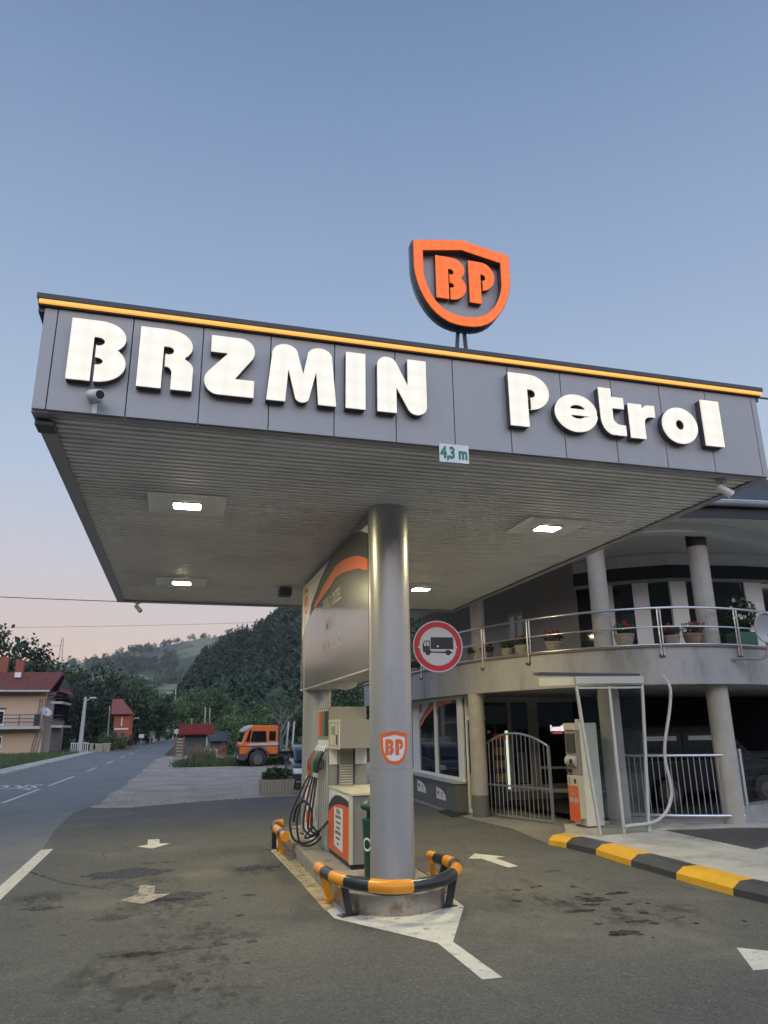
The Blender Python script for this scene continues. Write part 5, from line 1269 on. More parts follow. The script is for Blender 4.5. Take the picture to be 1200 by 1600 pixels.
TC = [template('c', i) for i in range(5)]; TBt = [template('b', 50+i) for i in range(5)]
def forest(name, pts, mat, kinds, label=None):
    rs = np.random.RandomState(11); VV = []
    for (x, y, z, h, kd) in pts:
        t = (TC if kd == 'c' else TBt)[rs.randint(5)]; a = rs.rand()*6.28; ca, sa = math.cos(a), math.sin(a); w = h*rs.uniform(.85,1.2)
        v = np.empty_like(t); v[:,0] = (t[:,0]*ca-t[:,1]*sa)*w+x; v[:,1] = (t[:,0]*sa+t[:,1]*ca)*w+y; v[:,2] = t[:,2]*h+z; VV.append(v)
    V = np.concatenate(VV); nq = len(V)//4
    me = bpy.data.meshes.new(name); me.vertices.add(len(V)); me.vertices.foreach_set('co', V.astype('f').ravel())
    me.loops.add(nq*4); me.loops.foreach_set('vertex_index', np.arange(nq*4, dtype='i')); me.polygons.add(nq); me.polygons.foreach_set('loop_start', np.arange(nq, dtype='i')*4)
    try: me.polygons.foreach_set('loop_total', np.full(nq, 4, 'i'))
    except Exception: pass
    me.update(); me.validate(); me.materials.append(mat); o = bpy.data.objects.new(name, me); COL.objects.link(o); return tag(o, label, None, None, 'stuff')
g['conifer'] = pmat('conifer_needles', (.036,.066,.034), .8, 0, .6, .09, dark=(.020,.038,.021), dscale=.03)
g['farwood'] = pmat('far_wood', (.042,.062,.036), .8, 0, .4, .02)
rnd = random.Random(2); pts = []
def surf(M3, nx, u, v):
    i = int(u); j = int(v); return M3.v[j*nx+i]
while len(pts) < 6500:
    i = rnd.randrange(nnx-1); j = int(rnd.random()**.8*(nny*.84)); p = near.v[j*nnx+i].lerp(near.v[(j+1)*nnx+i+1], rnd.random())
    q = p-CP; d = q.dot(_f); sx = 600+F*q.dot(RR)/d
    if sx > 1250 or sx < 230: continue
    if sx > 660 and rnd.random() < .8: continue
    low = j/nny < .22
    kd = 'b' if (rnd.random() < (.75 if low else .16)) else 'c'
    pts.append((p.x, p.y, p.z-1.0, rnd.uniform(10,17) if kd == 'c' else rnd.uniform(8,12), kd))
forest('hillside_wood', pts, g['conifer'], 'c', 'dark conifer wood covering the near hillside beyond the truck')
pts = []
while len(pts) < 2300:
    i = rnd.randrange(fnx-1); j = int(rnd.uniform(0,.82)*fny); p = far.v[j*fnx+i].lerp(far.v[(j+1)*fnx+i+1], rnd.random())
    crest = j/fny > .755
    if not crest and noise.noise(Vector((p.x*.0045, p.y*.0035, 1))) < (.10 if j/fny > .5 else -.05): continue
    pts.append((p.x, p.y, p.z-1, rnd.uniform(9,17), 'b'))
forest('far_wood', pts, g['farwood'], 'b', 'distant tree belts along the crest and slopes of the far hill')

bp_ = [(-700,900),(-420,500),(-330,200),(-320,-50),(-300,-300),(-100,-420),(200,-460),(500,-420),(760,-200)]  # unseen hill behind the camera, added to darken glass reflections and low light
m = MB(); sp3 = spline([(x,y,0) for x,y in bp_], 10); nb = len(sp3)
for j in range(9):
    for i, v in enumerate(sp3):
        t = j/8; k_2 = .45+.75*t; hh = (118+30*noise.noise(Vector((i*.15,2,0))))*(t*t*(3-2*t))*min(1, (i+2)/12)-1
        m.v.append(Vector((v.x*k_2, v.y*k_2, hh+4*noise.noise(Vector((i*.7,j*.9,5)))*t)))
for j in range(8):
    for i in range(nb-1): a = j*nb+i; m.f.append([a, a+1, a+nb+1, a+nb]); m.m.append(0)
tag(m.build('unseen_hill', g['woodfloor'], keep=True, smooth=80), kind='structure')

# ------------------------------------------------------------------ trees
def crown_mesh(seed, n_cl, per, leaf, w=.5, h0=.25, kind='round'):
    r = random.Random(seed); m = MB()
    for c in range(n_cl):
        while True:
            q = Vector((r.uniform(-1,1), r.uniform(-1,1), r.uniform(-1,1)))
            if .3 < q.length < 1: break
        zz = h0+(1-h0)*(.5+q.z*.5); ww = w*(1.0 if kind == 'round' else (1.15-zz*.8))
        cc = Vector((q.x*ww*(1+.2*r.random()), q.y*ww, zz)); cr = r.uniform(.07,.15)
        for k in range(per):
            d = Vector((r.gauss(0,1), r.gauss(0,1), r.gauss(0,.8))).normalized()*cr*r.uniform(.3,1.1)
            a_ = Vector((r.gauss(0,1), r.gauss(0,1), r.gauss(0,1)+.6)).normalized(); b_ = a_.orthogonal().normalized(); c_ = a_.cross(b_)
            s_ = leaf*r.uniform(.6,1.3); p = cc+d
            m.add([p-b_*s_, p+c_*s_*.6, p+b_*s_, p-c_*s_*.6], [(0,1,2,3)])
    return m
leafm = [pmat('leaf_dark', (.034,.056,.028), .6, 0, .75, 5), pmat('leaf_mid', (.058,.098,.038), .6, 0, .75, 5), pmat('leaf_light', (.092,.15,.052), .6, 0, .7, 5)]
bark = pmat('bark', (.07,.058,.045), .9, 0, .3, 4)
def mk_tree(kind):
    pr = {'dense': (80,70,.022,.40,.12), 'loose': (46,55,.020,.36,.30), 'bush': (60,60,.030,.62,.0)}[kind]
    r = random.Random(len(kind)*7)
    root = bpy.data.objects.new(kind+'_tree', None); COL.objects.link(root)
    crown_mesh(len(kind), pr[0], pr[1], pr[2], pr[3], pr[4]).build('crown', leafm[0], root)
    m = MB(); m.tube([(0,0,-.01),(.01,0,.25),(-.01,.01,.5),(.0,0,.8)], [.028,.021,.014,.004], 8)
    for k in range(9):
        a_ = r.uniform(0,6.28); z = r.uniform(.25,.65); L = r.uniform(.2,.34)
        m.tube([(0,0,z),(math.cos(a_)*L*.5,math.sin(a_)*L*.5,z+L*.35),(math.cos(a_)*L,math.sin(a_)*L,z+L*.55)], [.010,.007,.002], 5)
    m.build('trunk', bark, root, smooth=50)
    return root
PR = {k: mk_tree(k) for k in ('dense','loose','bush')}
used = {k: False for k in PR}
def tree(kind, px, top, Y, lab, name, cat, mi, wx=1., grp=None, X=None, hh=None):
    if X is None: p = aty(px, top, Y); X = p.x; hh = p.z
    src = PR[kind]; r = copy_tree(src)
    r.name = name; r.location = (X, Y, 0); r.scale = (hh*wx, hh*wx, hh); r.rotation_euler.z = random.uniform(0, 6.28)
    for ch in [c for c in bpy.data.objects if c.parent == r]:
        if ch.name.startswith('crown'):
            key = (kind, mi)
            if key not in MC: MC[key] = ch.data.copy(); MC[key].materials[0] = leafm[mi]
            ch.data = MC[key]
    tag(r, lab, cat, grp); return r
MC = {}
GR = 'roadside trees in the valley'
TR = [('dense',2,963,92,'tall dark tree at the left picture edge rising behind the pink house',0,1.1),
 ('loose',34,1000,96,'open crowned tree behind the chimneys of the pink house',0,1.1),
 ('loose',64,1008,104,'loose leafed tree right of the chimneys beside the lattice pylon',1,1.2),
 ('loose',88,1036,112,'small tree just behind the roof end of the pink house',0,1.2),
 ('dense',108,1050,88,'dark tree right beside the side balconies of the pink house',0,1.0),
 ('dense',132,1042,96,'dark tree behind the leaning white lamp pole',0,1.1),
 ('dense',160,1031,104,'tallest dark tree left of the red house',0,1.0),
 ('dense',184,1040,118,'dark tree rising behind the red house',1,1.1),
 ('dense',214,1052,112,'rounded dark tree right of the red house',1,1.0),
 ('dense',236,1068,124,'dark tree at the right end of the left tree row',0,1.1),
 ('dense',252,1088,140,'low dark tree where the road vanishes on its left',0,1.2),
 ('dense',100,1100,82,'shady low tree under the side balconies of the house',0,1.2),
 ('dense',150,1105,108,'low dark tree between white pole and red house',0,1.3),
 ('dense',216,1112,112,'low dark tree under the street lamps left of the road',0,1.3),
 ('dense',284,1082,150,'mid green tree right above the road end',2,1.0),
 ('dense',306,1072,165,'broad mid green tree behind the red roofed shed',1,1.2),
 ('dense',334,1068,150,'mid green tree on the slope right of the shed poles',1,1.2),
 ('bush',310,1115,125,'pale green bushy tree above the shed roof left end',2,.9),
 ('bush',342,1130,92,'pale willow like bush behind the grey shed',2,1.0),
 ('dense',372,1095,84,'mid green tree behind the left side of the truck cab',1,1.0),
 ('bush',392,1090,74,'bright green bushy tree directly behind the truck cab',2,.9),
 ('dense',418,1098,80,'green tree behind the truck headboard',1,1.0),
 ('dense',456,1088,68,'green tree behind the truck stakes beside the rear column',1,1.0),
 ('dense',520,1062,62,'green tree seen under the banner panel, left one of three',1,1.0),
 ('dense',552,1050,56,'green tree seen under the banner panel, middle one of three',1,1.0),
 ('dense',590,1050,60,'green tree seen under the banner panel next to the front column',1,1.0),
 ('bush',536,1120,46,'leafy bush behind the top of the fuel dispenser',1,1.2),
 ('bush',478,1150,44,'leafy bush behind the far end of the truck bed',1,1.1)]
for k_, px, tp, Y, lab, mi, wx in TR: tree(k_, px, 1141-(1141-tp)*.88, Y, lab, 'broadleaf_tree' if k_ != 'bush' else 'leafy_bush', 'tree' if k_ != 'bush' else 'bush', mi, wx, GR if k_ != 'bush' else 'leafy bushes in the valley')
for (px, tp, Y, lab, mi) in ((178,1141,80,'green roadside bush below the red house',2),(192,1146,84,'dark roadside bush right of the tan fence',0),(150,1150,86,'dark bush behind the tan fence blocks',0),(232,1146,120,'low bush beside the small road sign',0),(262,1146,150,'low bush at the left road bend',0),(90,1150,84,'dark bush at the house corner by the white railing',0),(366,1150,60,'bush behind the cab front beside the grey shed',1)):
    tree('bush', px, tp, Y, lab, 'roadside_bush', 'bush', mi, 1.1, 'low roadside bushes')
# trees across the road that the shop glass mirrors
for i, (X, Y, h) in enumerate(((-17,8,9),(-16,17,10),(-19,-2,11),(-17,27,9),(-20,-14,10))):
    r = tree('dense', 0, 0, Y, ['tree across the road mirrored in the shop window','second tree across the road mirrored in the shop glass','tree across the road behind the photographer','tree across the road opposite the gravel apron','tree across the road far behind the photographer'][i], 'broadleaf_tree', 'tree', 1, 1., GR, X=X, hh=h)
for r in PR.values():
    for ch in [c for c in bpy.data.objects if c.parent == r]: bpy.data.objects.remove(ch)
    bpy.data.objects.remove(r)
# bare tree behind the truck
def bare(X, Y, h, lab):
    r = random.Random(9); m = MB()
    def br(p, d, L, rad, dep):
        q = p+d*L; mid = p.lerp(q, .5)+Vector((r.gauss(0,.05),r.gauss(0,.05),0))*L; m.tube([p, mid, q], [rad, rad*.8, rad*.6], 5)
        if dep:
            for k in range(3): br(q if k else mid, (d+Vector((r.gauss(0,.55), r.gauss(0,.3), r.gauss(.1,.3)))).normalized(), L*r.uniform(.6,.8), rad*.55, dep-1)
    br(Vector((X,Y,0)), Vector((0,0,1)), h*.33, .16, 4)
    T = thing('bare_tree', (X,Y,0), lab, 'tree'); m.build('branches', pmat('pale_bark', (.16,.14,.12), .9), T)
bare(aty(438,1140,54).x, 54, 4.6, 'leafless pale branched tree behind the truck stakes')

# ------------------------------------------------------------------ grass
def grass(name, area, n, h, seed, mat, lab):
    r = random.Random(seed); V = []
    for i in range(n):
        x, y = area(r)
        if x is None: continue
        hh = h*r.uniform(.4,1.3); a_ = r.uniform(0,6.28); w = .02+hh*.03; dx, dy = math.cos(a_)*w, math.sin(a_)*w; lx_, ly_ = r.gauss(0,.25)*hh, r.gauss(0,.25)*hh
        V += [(x-dx,y-dy,-.02),(x+dx,y+dy,-.02),(x+dx*.2+lx_,y+dy*.2+ly_,hh),(x-dx*.2+lx_,y-dy*.2+ly_,hh)]
    me = bpy.data.meshes.new(name); me.from_pydata(V, [], [(i,i+1,i+2,i+3) for i in range(0,len(V),4)]); me.materials.append(mat)
    o = bpy.data.objects.new(name, me); COL.objects.link(o); return tag(o, lab, None, None, 'stuff')
gm = pmat('grass_blades', (.075,.105,.038), .8, 0, .4, .8); gm2 = pmat('dry_grass', (.15,.14,.07), .8, 0, .4, .8)
def vg(r):
    y = r.uniform(34, 125); c = cpt(y); return c-4.55-r.random()**1.5*7, y
grass('verge_grass', vg, 26000, .22, 1, gm, 'green grass verge between the far pavement and the pink house')
sheet('verge', [(-9.4,30),(-8.9,50),(-8.2,80),(-7.4,110),(-40,110),(-40,30)], .03, pmat('verge_soil', (.055,.075,.03), .95, 0, .3, 1))
ga, gb = gd(280,1196), gd(376,1196)
def tg(r):
    t = r.random(); x = ga.x+(gb.x-ga.x)*t+r.gauss(0,.2); return x, 41.5+r.random()*3.5
grass('tall_grass', tg, 5200, .30, 2, gm, 'tall grass clump on the gravel left of the truck')
def tg2(r):
    x = aty(316,1180,43).x+r.gauss(0,.33); return x, 42.5+r.random()*1.5
grass('dry_stalks', tg2, 340, .85, 3, gm2, 'tall dry stalks rising from the grass beside the red posts')
def tg3(r): return r.uniform(4.0,12), r.uniform(41.8,48)
grass('field_grass', tg3, 9000, .3, 4, gm, 'rough grass under and behind the truck')

# loose stones on the gravel and along its edge
rp_ = random.Random(12); m = MB()
for i in range(2600):
    if i < 900: x = rp_.uniform(-2.0, 6.5); y = 21.4+max(0,(x+2))*.16+abs(rp_.gauss(0,.7))
    elif i < 1500: y = rp_.uniform(21,55); x = (cpt(y)+2.95)+abs(rp_.gauss(0,.5))-.3
    else: x = rp_.uniform(-1.5, 9); y = rp_.uniform(22.5, 41)
    k1 = rp_.uniform(.012,.04)
    m.add([(x-k1,y,.0),(x,y-k1*.8,.0),(x+k1,y,.0),(x,y+k1*.8,.0),(x+k1*.2,y,k1*.9)], [(0,1,4),(1,2,4),(2,3,4),(3,0,4)])
tag(m.build('gravel_stones', pmat('stones', (.30,.27,.23), .9, 0, .5, 9), keep=True), 'loose stones scattered on the gravel apron', None, None, 'stuff')
# ------------------------------------------------------------------ house on the left
HY = 72.
P = lambda px, py, Y=HY: aty(px, py, Y)
T = thing('pink_house', (P(30,1178).x, HY, 0), 'salmon two storey house with red tiled roof, balcony and two chimneys at the left edge', 'house')
g['salmon'] = pmat('salmon_render', (.53,.38,.27), .9, 0, .06, .5, .1, 5); g['rtile'] = pmat('red_roof_tiles', (.17,.062,.05), .9, 0, .35, 2.5, .8, 5, spec=.15); g['hwall2'] = pmat('grey_pink_wall', (.24,.19,.18), .9)
xl = P(-70,1100).x; xr = P(67,1140).x
MB().box(xl, xr, HY, HY+9, 0, P(30,1081).z).build('wall', g['salmon'], T)
MB().box(xr+.002, P(79,1140).x, HY+.4, HY+8, 0, P(30,1081).z).build('side_wall', g['hwall2'], T)
ez_ = P(40,1079).z; rz_ = aty(60,1050,HY+5).z
m = MB(); e0_, e1_, r0_, r1_ = Vector((xl-1,HY-1,ez_)), Vector((P(81,1079).x,HY-1,ez_)), Vector((xl-1,HY+5,rz_)), Vector((aty(99,1052,HY+5).x,HY+5,rz_))
b0_, b1_ = Vector((xl-1,HY+11,ez_)), Vector((P(81,1079).x+.5,HY+11,ez_)); dz = Vector((0,0,.22))
m.add([e0_,e1_,r1_,r0_,e0_-dz,e1_-dz,r1_-dz,r0_-dz,b0_,b1_,b0_-dz,b1_-dz], [(0,1,2,3),(4,5,1,0),(1,5,6,2),(7,6,5,4),(3,2,9,8),(2,6,11,9),(8,9,11,10),(10,11,6,7)])
rf = m.build('roof', g['rtile'], T)
for cxp, top_, bt in ((9,1027,1045),(33,1032,1052)):
    a_ = aty(cxp, top_, HY+5); MB().box(a_.x-.35, a_.x+.35, HY+4.6, HY+5.2, rz_-.6, a_.z).build('chimney', pmat('brick_red', (.28,.09,.06), .9, 0, .2, 6), rf)
a_ = P(19,1052); MB().box(a_.x-.25,a_.x+.25,HY+2.4,HY+2.8,a_.z-.2,a_.z+.25).build('skylight', g['white'], rf)
bz_ = P(30,1137).z
MB().box(xl, P(66,1137).x, HY-1.3, HY-.002, bz_-.12, bz_+.12).build('balcony', g['ltgrey'], T)
m = MB()
for z_ in (.45,.75,1.05): m.bar((xl,HY-1.25,bz_+z_),(P(64,1137).x,HY-1.25,bz_+z_),.06,.07)
for k in range(7): x = P(64,1137).x-k*1.6; m.bar((x,HY-1.25,bz_+.12),(x,HY-1.25,bz_+1.05),.06,.06)
m.build('balcony_rail', g['dark'], T)
MB().box(P(57,1125).x, P(64,1125).x, HY-1.24, HY-1.0, bz_+.13, bz_+1.1).build('rail_screen', g['black'], T)
w_ = MB().box(P(-6,1110).x, P(8,1110).x, HY-.06, HY-.001, P(4,1134).z, P(4,1109).z).build('window', g['white'], T); MB().box(P(-3,1110).x, P(6.5,1110).x, HY-.08, HY-.061, P(4,1131).z, P(4,1112).z).build('pane', g['glass'], w_)
MB().box(P(-3,1110).x, P(9,1110).x, HY-.12, HY-.001, P(4,1108.5).z, P(4,1106).z).build('roller_box', g['dark'], T)
MB().tube([(xl-1,HY-1.08,ez_-.1),(P(81,1079).x,HY-1.08,ez_-.1)], .09, 8).build('gutter', g['ltgrey'], rf)
w_ = MB().box(P(-8,1160).x, P(3,1160).x, HY-.06, HY-.001, P(4,1168).z, P(4,1150).z).build('window', g['frame'], T); MB().box(P(-6,1160).x, P(1.5,1160).x, HY-.08, HY-.061, P(4,1166).z, P(4,1152).z).build('pane', g['glass'], w_)
for px in (47,51,56):
    for (y0,y1) in ((1143,1178),(1092,1134)): MB().bar((P(px,1178).x+(.25 if y0 < 1100 else 0),HY-.05,P(px,y1).z),(P(px+1,1178).x+.25,HY-.05,P(px,y0).z),.09,.06).build('downpipe', g['hwall2'], T)
for yy in (1097.5,1135):
    z_ = P(88,yy).z; MB().box(P(73,yy).x+.3, P(97,yy).x, HY+.3, HY+6, z_-.1, z_+.1).build('side_balcony', g['ltgrey'], T)
    m = MB()
    for q_ in (.35,.65,.95): m.bar((P(74,yy).x,HY+.35,z_+q_),(P(96,yy).x,HY+.35,z_+q_),.05,.05)
    m.build('side_rail', g['dark'], T)
MB().box(P(79,1140).x+.002, P(79,1140).x+.25, HY+.6, HY+8, 3.0, P(30,1084).z).build('loggia_shade', g['interior'], T)  # near-black slab paints in the shade of the balcony recess
m = MB(); a0_ = P(83,1078,HY+.2); a1_ = aty(100,1054,HY+4.9)
m.add([(a0_.x,HY+.1,a0_.z-.9),(a1_.x+.1,HY+4.9,a1_.z-.25),(P(104,1085).x,HY+4.9,P(104,1085).z-.1),(P(86,1087).x,HY+.1,P(86,1087).z)], [(0,1,2,3)]); m.add([v+Vector((0,.2,0)) for v in m.v], [(3,2,1,0),(0,1,1,0)][:1])
m.build('gable_boards', g['wood_dk'], T)
MB().add([P(93,1078,HY+1),P(112,1084,HY+1),P(112,1084,HY+4)+Vector((0,0,.1)),P(99,1078,HY+4)+Vector((0,0,.2)),P(93,1078,HY+1)-Vector((0,0,.15)),P(112,1084,HY+1)-Vector((0,0,.15)),P(112,1084,HY+4)-Vector((0,0,.05)),P(99,1078,HY+4)], [(0,1,2,3),(7,6,5,4),(0,4,5,1),(1,5,6,2),(2,6,7,3),(3,7,4,0)]).build('porch_roof', g['rtile'], T)
a_ = P(72,1112,HY-1.6)
T = thing('satellite_dish', (a_.x, a_.y, a_.z), 'large pale satellite dish tilted at the corner of the pink house balcony', 'satellite dish')
dish(a_, Vector((.55,-.55,.62)), [(0,-.16),(.24,-.13),(.42,-.05),(.50,.02)], 24).build('dish', pmat('dish_grey', (.42,.42,.44), .6), T, smooth=60)
MB().bar(a_, a_+Vector((-.4,1.6,-.5)), .08, .08).build('arm', g['dark'], T)
# red house
RY = 86.
T = thing('red_house', (aty(190,1140,RY).x, RY, 0), 'small red brick house with red hipped roof among the trees left of the road', 'house')
a_ = aty(177,1140,RY); b_ = aty(202,1140,RY); et = aty(190,1116,RY).z
MB().box(a_.x, b_.x, RY, RY+6, 0, et).build('wall', pmat('red_brick', (.38,.11,.06), .9, 0, .15, 3), T)
x0_, x1_ = aty(174,1116,RY).x, aty(207,1116,RY).x; zt_ = aty(180,1092,RY+3).z
MB().add([(x0_,RY-.6,et),(x1_,RY-.6,et),(x1_,RY+6.6,et),(x0_,RY+6.6,et),(aty(176,1092,RY+3).x,RY+3,zt_),(aty(191,1092,RY+3).x,RY+3,zt_)], [(0,1,5,4),(1,2,5),(2,3,4,5),(3,0,4),(3,2,1,0)]).build('roof', pmat('red_roof', (.24,.07,.055), .8, 0, .15, 3), T)
MB().box(aty(189,1130,RY).x, aty(191,1130,RY).x, RY-.05, RY-.001, 2.4, et-.3).box(a_.x+.1, b_.x-.1, RY-.056, RY-.0015, et-1.6, et-1.45).build('white_band', g['white'], T)
MB().box(aty(178,1130,RY).x, aty(184,1130,RY).x, RY-.06, RY-.001, 1.2, et-1.8).build('window', g['interior2'], T)
# sheds
SY = 66.
T = thing('red_roof_shed', (aty(300,1170,SY).x, SY, 0), 'long low green shed with bright red roof beside the road', 'shed')
x0_, x1_ = aty(287,1160,SY).x, aty(324,1160,SY).x; zt_ = aty(300,1147,SY).z
MB().box(x0_, x1_, SY, SY+4, 0, zt_).build('wall', pmat('shed_green', (.055,.08,.07), .8, 0, .1, 2), T)
MB().add([(x0_-.5,SY-.7,zt_-.05),(x1_+.5,SY-.7,zt_-.05),(x1_+.4,SY+3.5,zt_+.75),(x0_-.4,SY+3.5,zt_+.75),(x0_-.5,SY-.7,zt_+.05),(x1_+.5,SY-.7,zt_+.05),(x1_+.4,SY+3.5,zt_+.85),(x0_-.4,SY+3.5,zt_+.85)], [(3,2,1,0),(4,5,6,7),(0,1,5,4),(1,2,6,5),(2,3,7,6),(3,0,4,7)]).build('roof', pmat('shed_red', (.20,.022,.022), .9, spec=.1), T)
MB().box(x1_-.12, x1_+.02, SY-.06, SY-.001, 0, zt_-.1).build('corner_board', g['ltgrey'], T)
T = thing('grey_shed', (aty(343,1170,72).x, 72, 0), 'low grey shed with dark pitched roof right of the red roofed shed', 'shed')
x0_, x1_ = aty(326,1160,72).x, aty(361,1160,72).x; zt_ = aty(340,1158,72).z
MB().box(x0_+.3, x1_-.3, 72, 76, 0, zt_).build('wall', pmat('shed_grey', (.14,.14,.12), .9, 0, .2, 2), T)
m = MB(); m.add([(x0_,71.4,zt_-.0),(x1_,71.4,zt_),(x1_,74,aty(340,1143,74).z),(x0_,74,aty(340,1143,74).z),(x1_,77,zt_),(x0_,77,zt_)], [(0,1,2,3),(3,2,4,5),(0,3,5),(1,4,2),(5,4,1,0)]); m.build('roof', pmat('grey_tiles', (.06,.062,.068), .85, 0, .2, 4), T)
T = thing('timber_rack', (aty(282,1170,57).x, 57, 0), 'open rack of pale planks with red posts beside the red roofed shed', 'rack')
x0_, x1_ = aty(274,1165,57).x, aty(287,1165,57).x
for x in (x0_, x1_): MB().bar((x,57,0),(x,57,1.45),.09,.09).build('post', pmat('rust_red_wood', (.22,.06,.04), .9), T)
for k in range(6): MB().box(x0_+.05, x1_-.05, 57.05, 58.2, .15+k*.21, .25+k*.21).build('plank_layer', pmat('pale_planks', (.32,.26,.18), .9, 0, .25, 3), T)
for i, (pa_, pb2) in enumerate((((299,1184),(306,1162)),((345,1183),(344,1164)))):
    a_ = gd(pa_[0],pa_[1]); Y_ = a_.y; b_ = aty(pb2[0],pb2[1],Y_)
    T = thing('red_ladder_rack', (a_.x, Y_, 0), ['leaning red wooden ladder frame at the left of the tall grass','upright red board frame between tall grass and truck'][i], 'frame')
    for dx in (0, .16, .32): MB().bar((a_.x+dx,Y_,0),(b_.x+dx,Y_+.3,b_.z),.05,.06).build('upright', pmat('red_board', (.34,.06,.03), .8), T)
    MB().bar((a_.x,Y_+.1,.35),(a_.x+.32,Y_+.1,.35),.05,.05).bar((b_.x,Y_+.25,b_.z-.15),(b_.x+.32,Y_+.25,b_.z-.15),.05,.05).build('crossbar', g['dark'], T)
a_ = gd(318,1186); tag(MB().box(a_.x, a_.x+.95, a_.y+.8, a_.y+1.5, 0, .62).build('concrete_block', g['concrete'], bevel=.03), 'grey concrete block half hidden in the tall grass', 'block')
# fences by the road
A0_ = gd(110,1178); 
T = thing('white_railing', (A0_.x, 73, 0), 'short white metal railing at the foot of the leaning lamp pole', 'railing')
for k in range(9): x = aty(111+k*3.2,1170,73).x; MB().bar((x,73,0),(x,73,.85),.06,.06).build('post', g['white'], T)
MB().bar((aty(110,1170,73).x,73,.87),(aty(138,1170,73).x,73,.87),.06,.07).build('rail', g['white'], T)
for i, (xa, xb, t_) in enumerate(((140.5,146,1163),(149,160,1163.5),(161,172,1163))):
    a_ = aty(xa,t_,74+i); b_ = aty(xb,t_,74+i)
    T = thing('fence_block', (a_.x, 74+i, 0), ['single tan fence pier beside the white railing','middle tan board fence piece by the road','right tan board fence piece ending at the bush'][i], 'fence', 'tan fence pieces by the road')
    MB().box(a_.x, b_.x, 74+i, 74.2+i, 0, a_.z).build('boards', pmat('tan_boards', (.36,.29,.20), .9, 0, .2, 2), T)
    MB().box(a_.x-.05, b_.x+.05, 73.95+i, 74.25+i, a_.z+.001, a_.z+.08).build('cap', g['ltgrey'], T)
# poles
def pole(bpx, tpx, Y, r, lab, name='utility_pole', arm=0, mat=None):
    b_ = aty(bpx[0], bpx[1], Y); t = aty(tpx[0], tpx[1], Y)
    T = thing(name, (b_.x, Y, 0), lab, 'pole', 'concrete poles along the road' if name == 'utility_pole' else 'street lamps along the road')
    MB().tube([(b_.x,Y,-.1),(t.x,Y,t.z)], [r, r*.6], 10).build('shaft', mat or g['conc_pole'], T, smooth=40)
    if arm: 
        MB().tube([(t.x,Y,t.z-.4),(t.x+arm,Y,t.z-.1)], .05, 6).build('arm', g['ltgrey'], T); MB().box(t.x+arm-.1, t.x+arm+.45, Y-.12, Y+.12, t.z-.14, t.z-.0).build('lamp_head', g['ltgrey'], T)
    else: MB().bar((t.x-.5,Y,t.z-.3),(t.x+.5,Y,t.z-.3),.08,.08).build('cross_arm', g['dark'], T)
    return t
g['conc_pole'] = pmat('pole_concrete', (.40,.39,.35), .85, 0, .1, 2)
pole((124,1177),(134,1089),72.5,.21,'thick pale leaning lamp pole beside the white railing','street_lamp',.45)
pole((168,1162),(172,1103),88,.13,'slim grey pole between the tan fence and the red house')
pole((203,1150),(206,1121),104,.13,'street lamp just right of the red house','street_lamp',.5)
pole((225,1142),(226,1121),128,.13,'second street lamp right of the red house','street_lamp',.5)
pole((241,1141),(244,1120),136,.15,'street lamp nearest to the road bend','street_lamp',.5)
pole((274,1098),(275,1074),190,.22,'pale pole standing in the trees above the road end')
pole((299,1140),(300,1122),120,.13,'short pole above the red shed roof')
pole((320,1140),(321,1105),130,.15,'left one of the two thin poles behind the sheds')
pole((328,1140),(328,1106),132,.13,'right one of the two thin poles behind the sheds')
# signs along the road
def rsign(px, py, Y, w, h, lab, mat, round_=False):
    a_ = aty(px, py, Y); T = thing('small_road_sign', (a_.x, Y, 0), lab, 'road sign', 'small signs along the road')
    MB().tube([(a_.x,Y,0),(a_.x,Y,a_.z)], .04, 6).build('post', g['ltgrey'], T)
    (MB().mesh([arc(0,0,w,w,0,340,18)], .03, PM((a_.x,Y-.05,a_.z),(1,0,0))) if round_ else MB().box(a_.x-w, a_.x+w, Y-.08, Y-.05, a_.z-h, a_.z+h)).build('plate', mat, T)
rsign(221,1150,92,.28,.2,'small white rectangular road sign left of the road',g['white'])
rsign(235,1148,112,.35,.5,'dark backed road sign left of the road',g['grey'])
rsign(276,1143,105,.35,.35,'round pale road sign at the left end of the red shed roof',g['ltgrey'],True)
a_ = aty(249,1137,150); b_ = aty(266,1137,150); tag(MB().box(a_.x,b_.x,150,150.4,0,a_.z+.3).build('garden_wall', g['pillar']), 'pale wall at the far end of the road', 'wall')
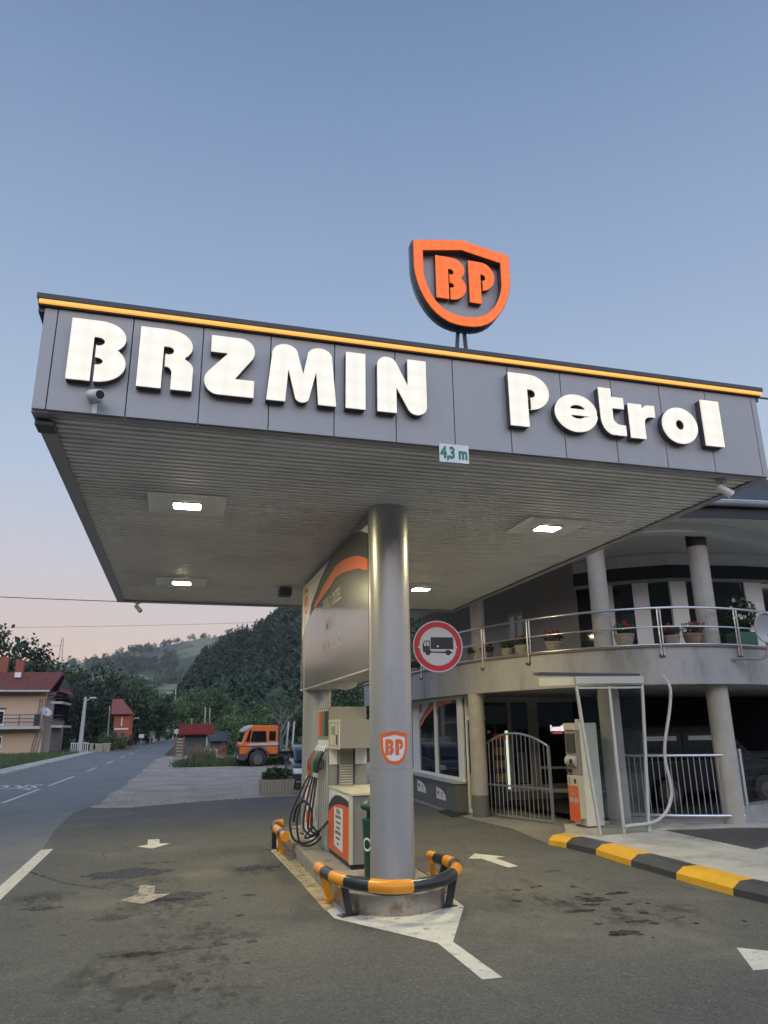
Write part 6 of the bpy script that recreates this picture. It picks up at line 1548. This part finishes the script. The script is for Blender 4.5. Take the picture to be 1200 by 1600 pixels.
# pylon
a_ = aty(93,1040,360); tz = aty(95,996,360).z; T = thing('lattice_pylon', (a_.x,360,0), 'thin lattice power pylon on the skyline behind the pink house trees', 'pylon')
m = MB(); 
for s_ in (-1,1):
    for q_ in (-1,1): m.tube([(a_.x+s_*1.9,360+q_*1.9,0),(a_.x+s_*.35,360+q_*.35,tz)], .10, 4)
zz_ = 0; k = 0
while zz_ < tz-2:
    f0 = 1.9-1.55*zz_/tz; f1 = 1.9-1.55*(zz_+3)/tz; s_ = 1 if k % 2 else -1; m.tube([(a_.x-s_*f0,358.2,zz_),(a_.x+s_*f1,358.6,zz_+3)], .06, 4); zz_ += 3; k += 1
m.build('lattice', g['grey'], T)
MB().tube([(a_.x-5,360,tz-4),(a_.x+.3,360,tz-3.6)], .1, 4).tube([(a_.x-.3,360,tz-9),(a_.x+4,360,tz-9.4)], .1, 4).build('cross_arm', g['grey'], T)
# wires
def wire(pa_, pb2, Y, sag, lab, r=.012):
    a_ = aty(pa_[0], pa_[1], Y); b_ = aty(pb2[0], pb2[1], Y)
    pts_ = [a_.lerp(b_, t/24)-Vector((0,0,sag*(1-(2*t/24-1)**2))) for t in range(25)]
    tag(MB().tube(pts_, r, 5).build('overhead_wire', g['black']), lab, 'wire', 'overhead wires across the valley')
wire((-260,920),(900,948),40,.35,'nearest dark wire crossing just below the rear edge of the canopy',.020)
wire((-260,980),(700,958),70,.5,'thin wire crossing the pink sky above the far hill',.014)
wire((-120,1066),(700,1086),78,.25,'upper thin wire in front of the dark trees',.022)
wire((-120,1072),(700,1092),78.5,.3,'lower thin wire in front of the dark trees',.022)
wire((250,1082),(620,985),90,.3,'slanting wire in front of the wooded hill',.016)
a_ = aty(1189,622,YF+.1); tag(MB().tube([(XR+.03,YF+.1,a_.z),(XR+.6,YF+.3,a_.z+.12),(XR+3,YF+1.2,a_.z+.7)], .012, 6).build('service_cable', g['black']), 'black cable leaving the top right corner of the canopy', 'cable')

# ------------------------------------------------------------------ haze over the valley
hz = bpy.data.materials.new('valley_haze'); hz.use_nodes = True; t_h = hz.node_tree; t_h.nodes.clear()
pv_ = N('ShaderNodeVolumePrincipled', t_h); pv_.inputs['Color'].default_value = (.90,.94,1,1); pv_.inputs['Density'].default_value = .00013; pv_.inputs['Anisotropy'].default_value = .2
oh = N('ShaderNodeOutputMaterial', t_h); t_h.links.new(pv_.outputs[0], oh.inputs['Volume'])
hb = MB().box(-2500, 2500, -1500, 2600, -25, 420).build('haze', hz, keep=True); tag(hb, kind='stuff')
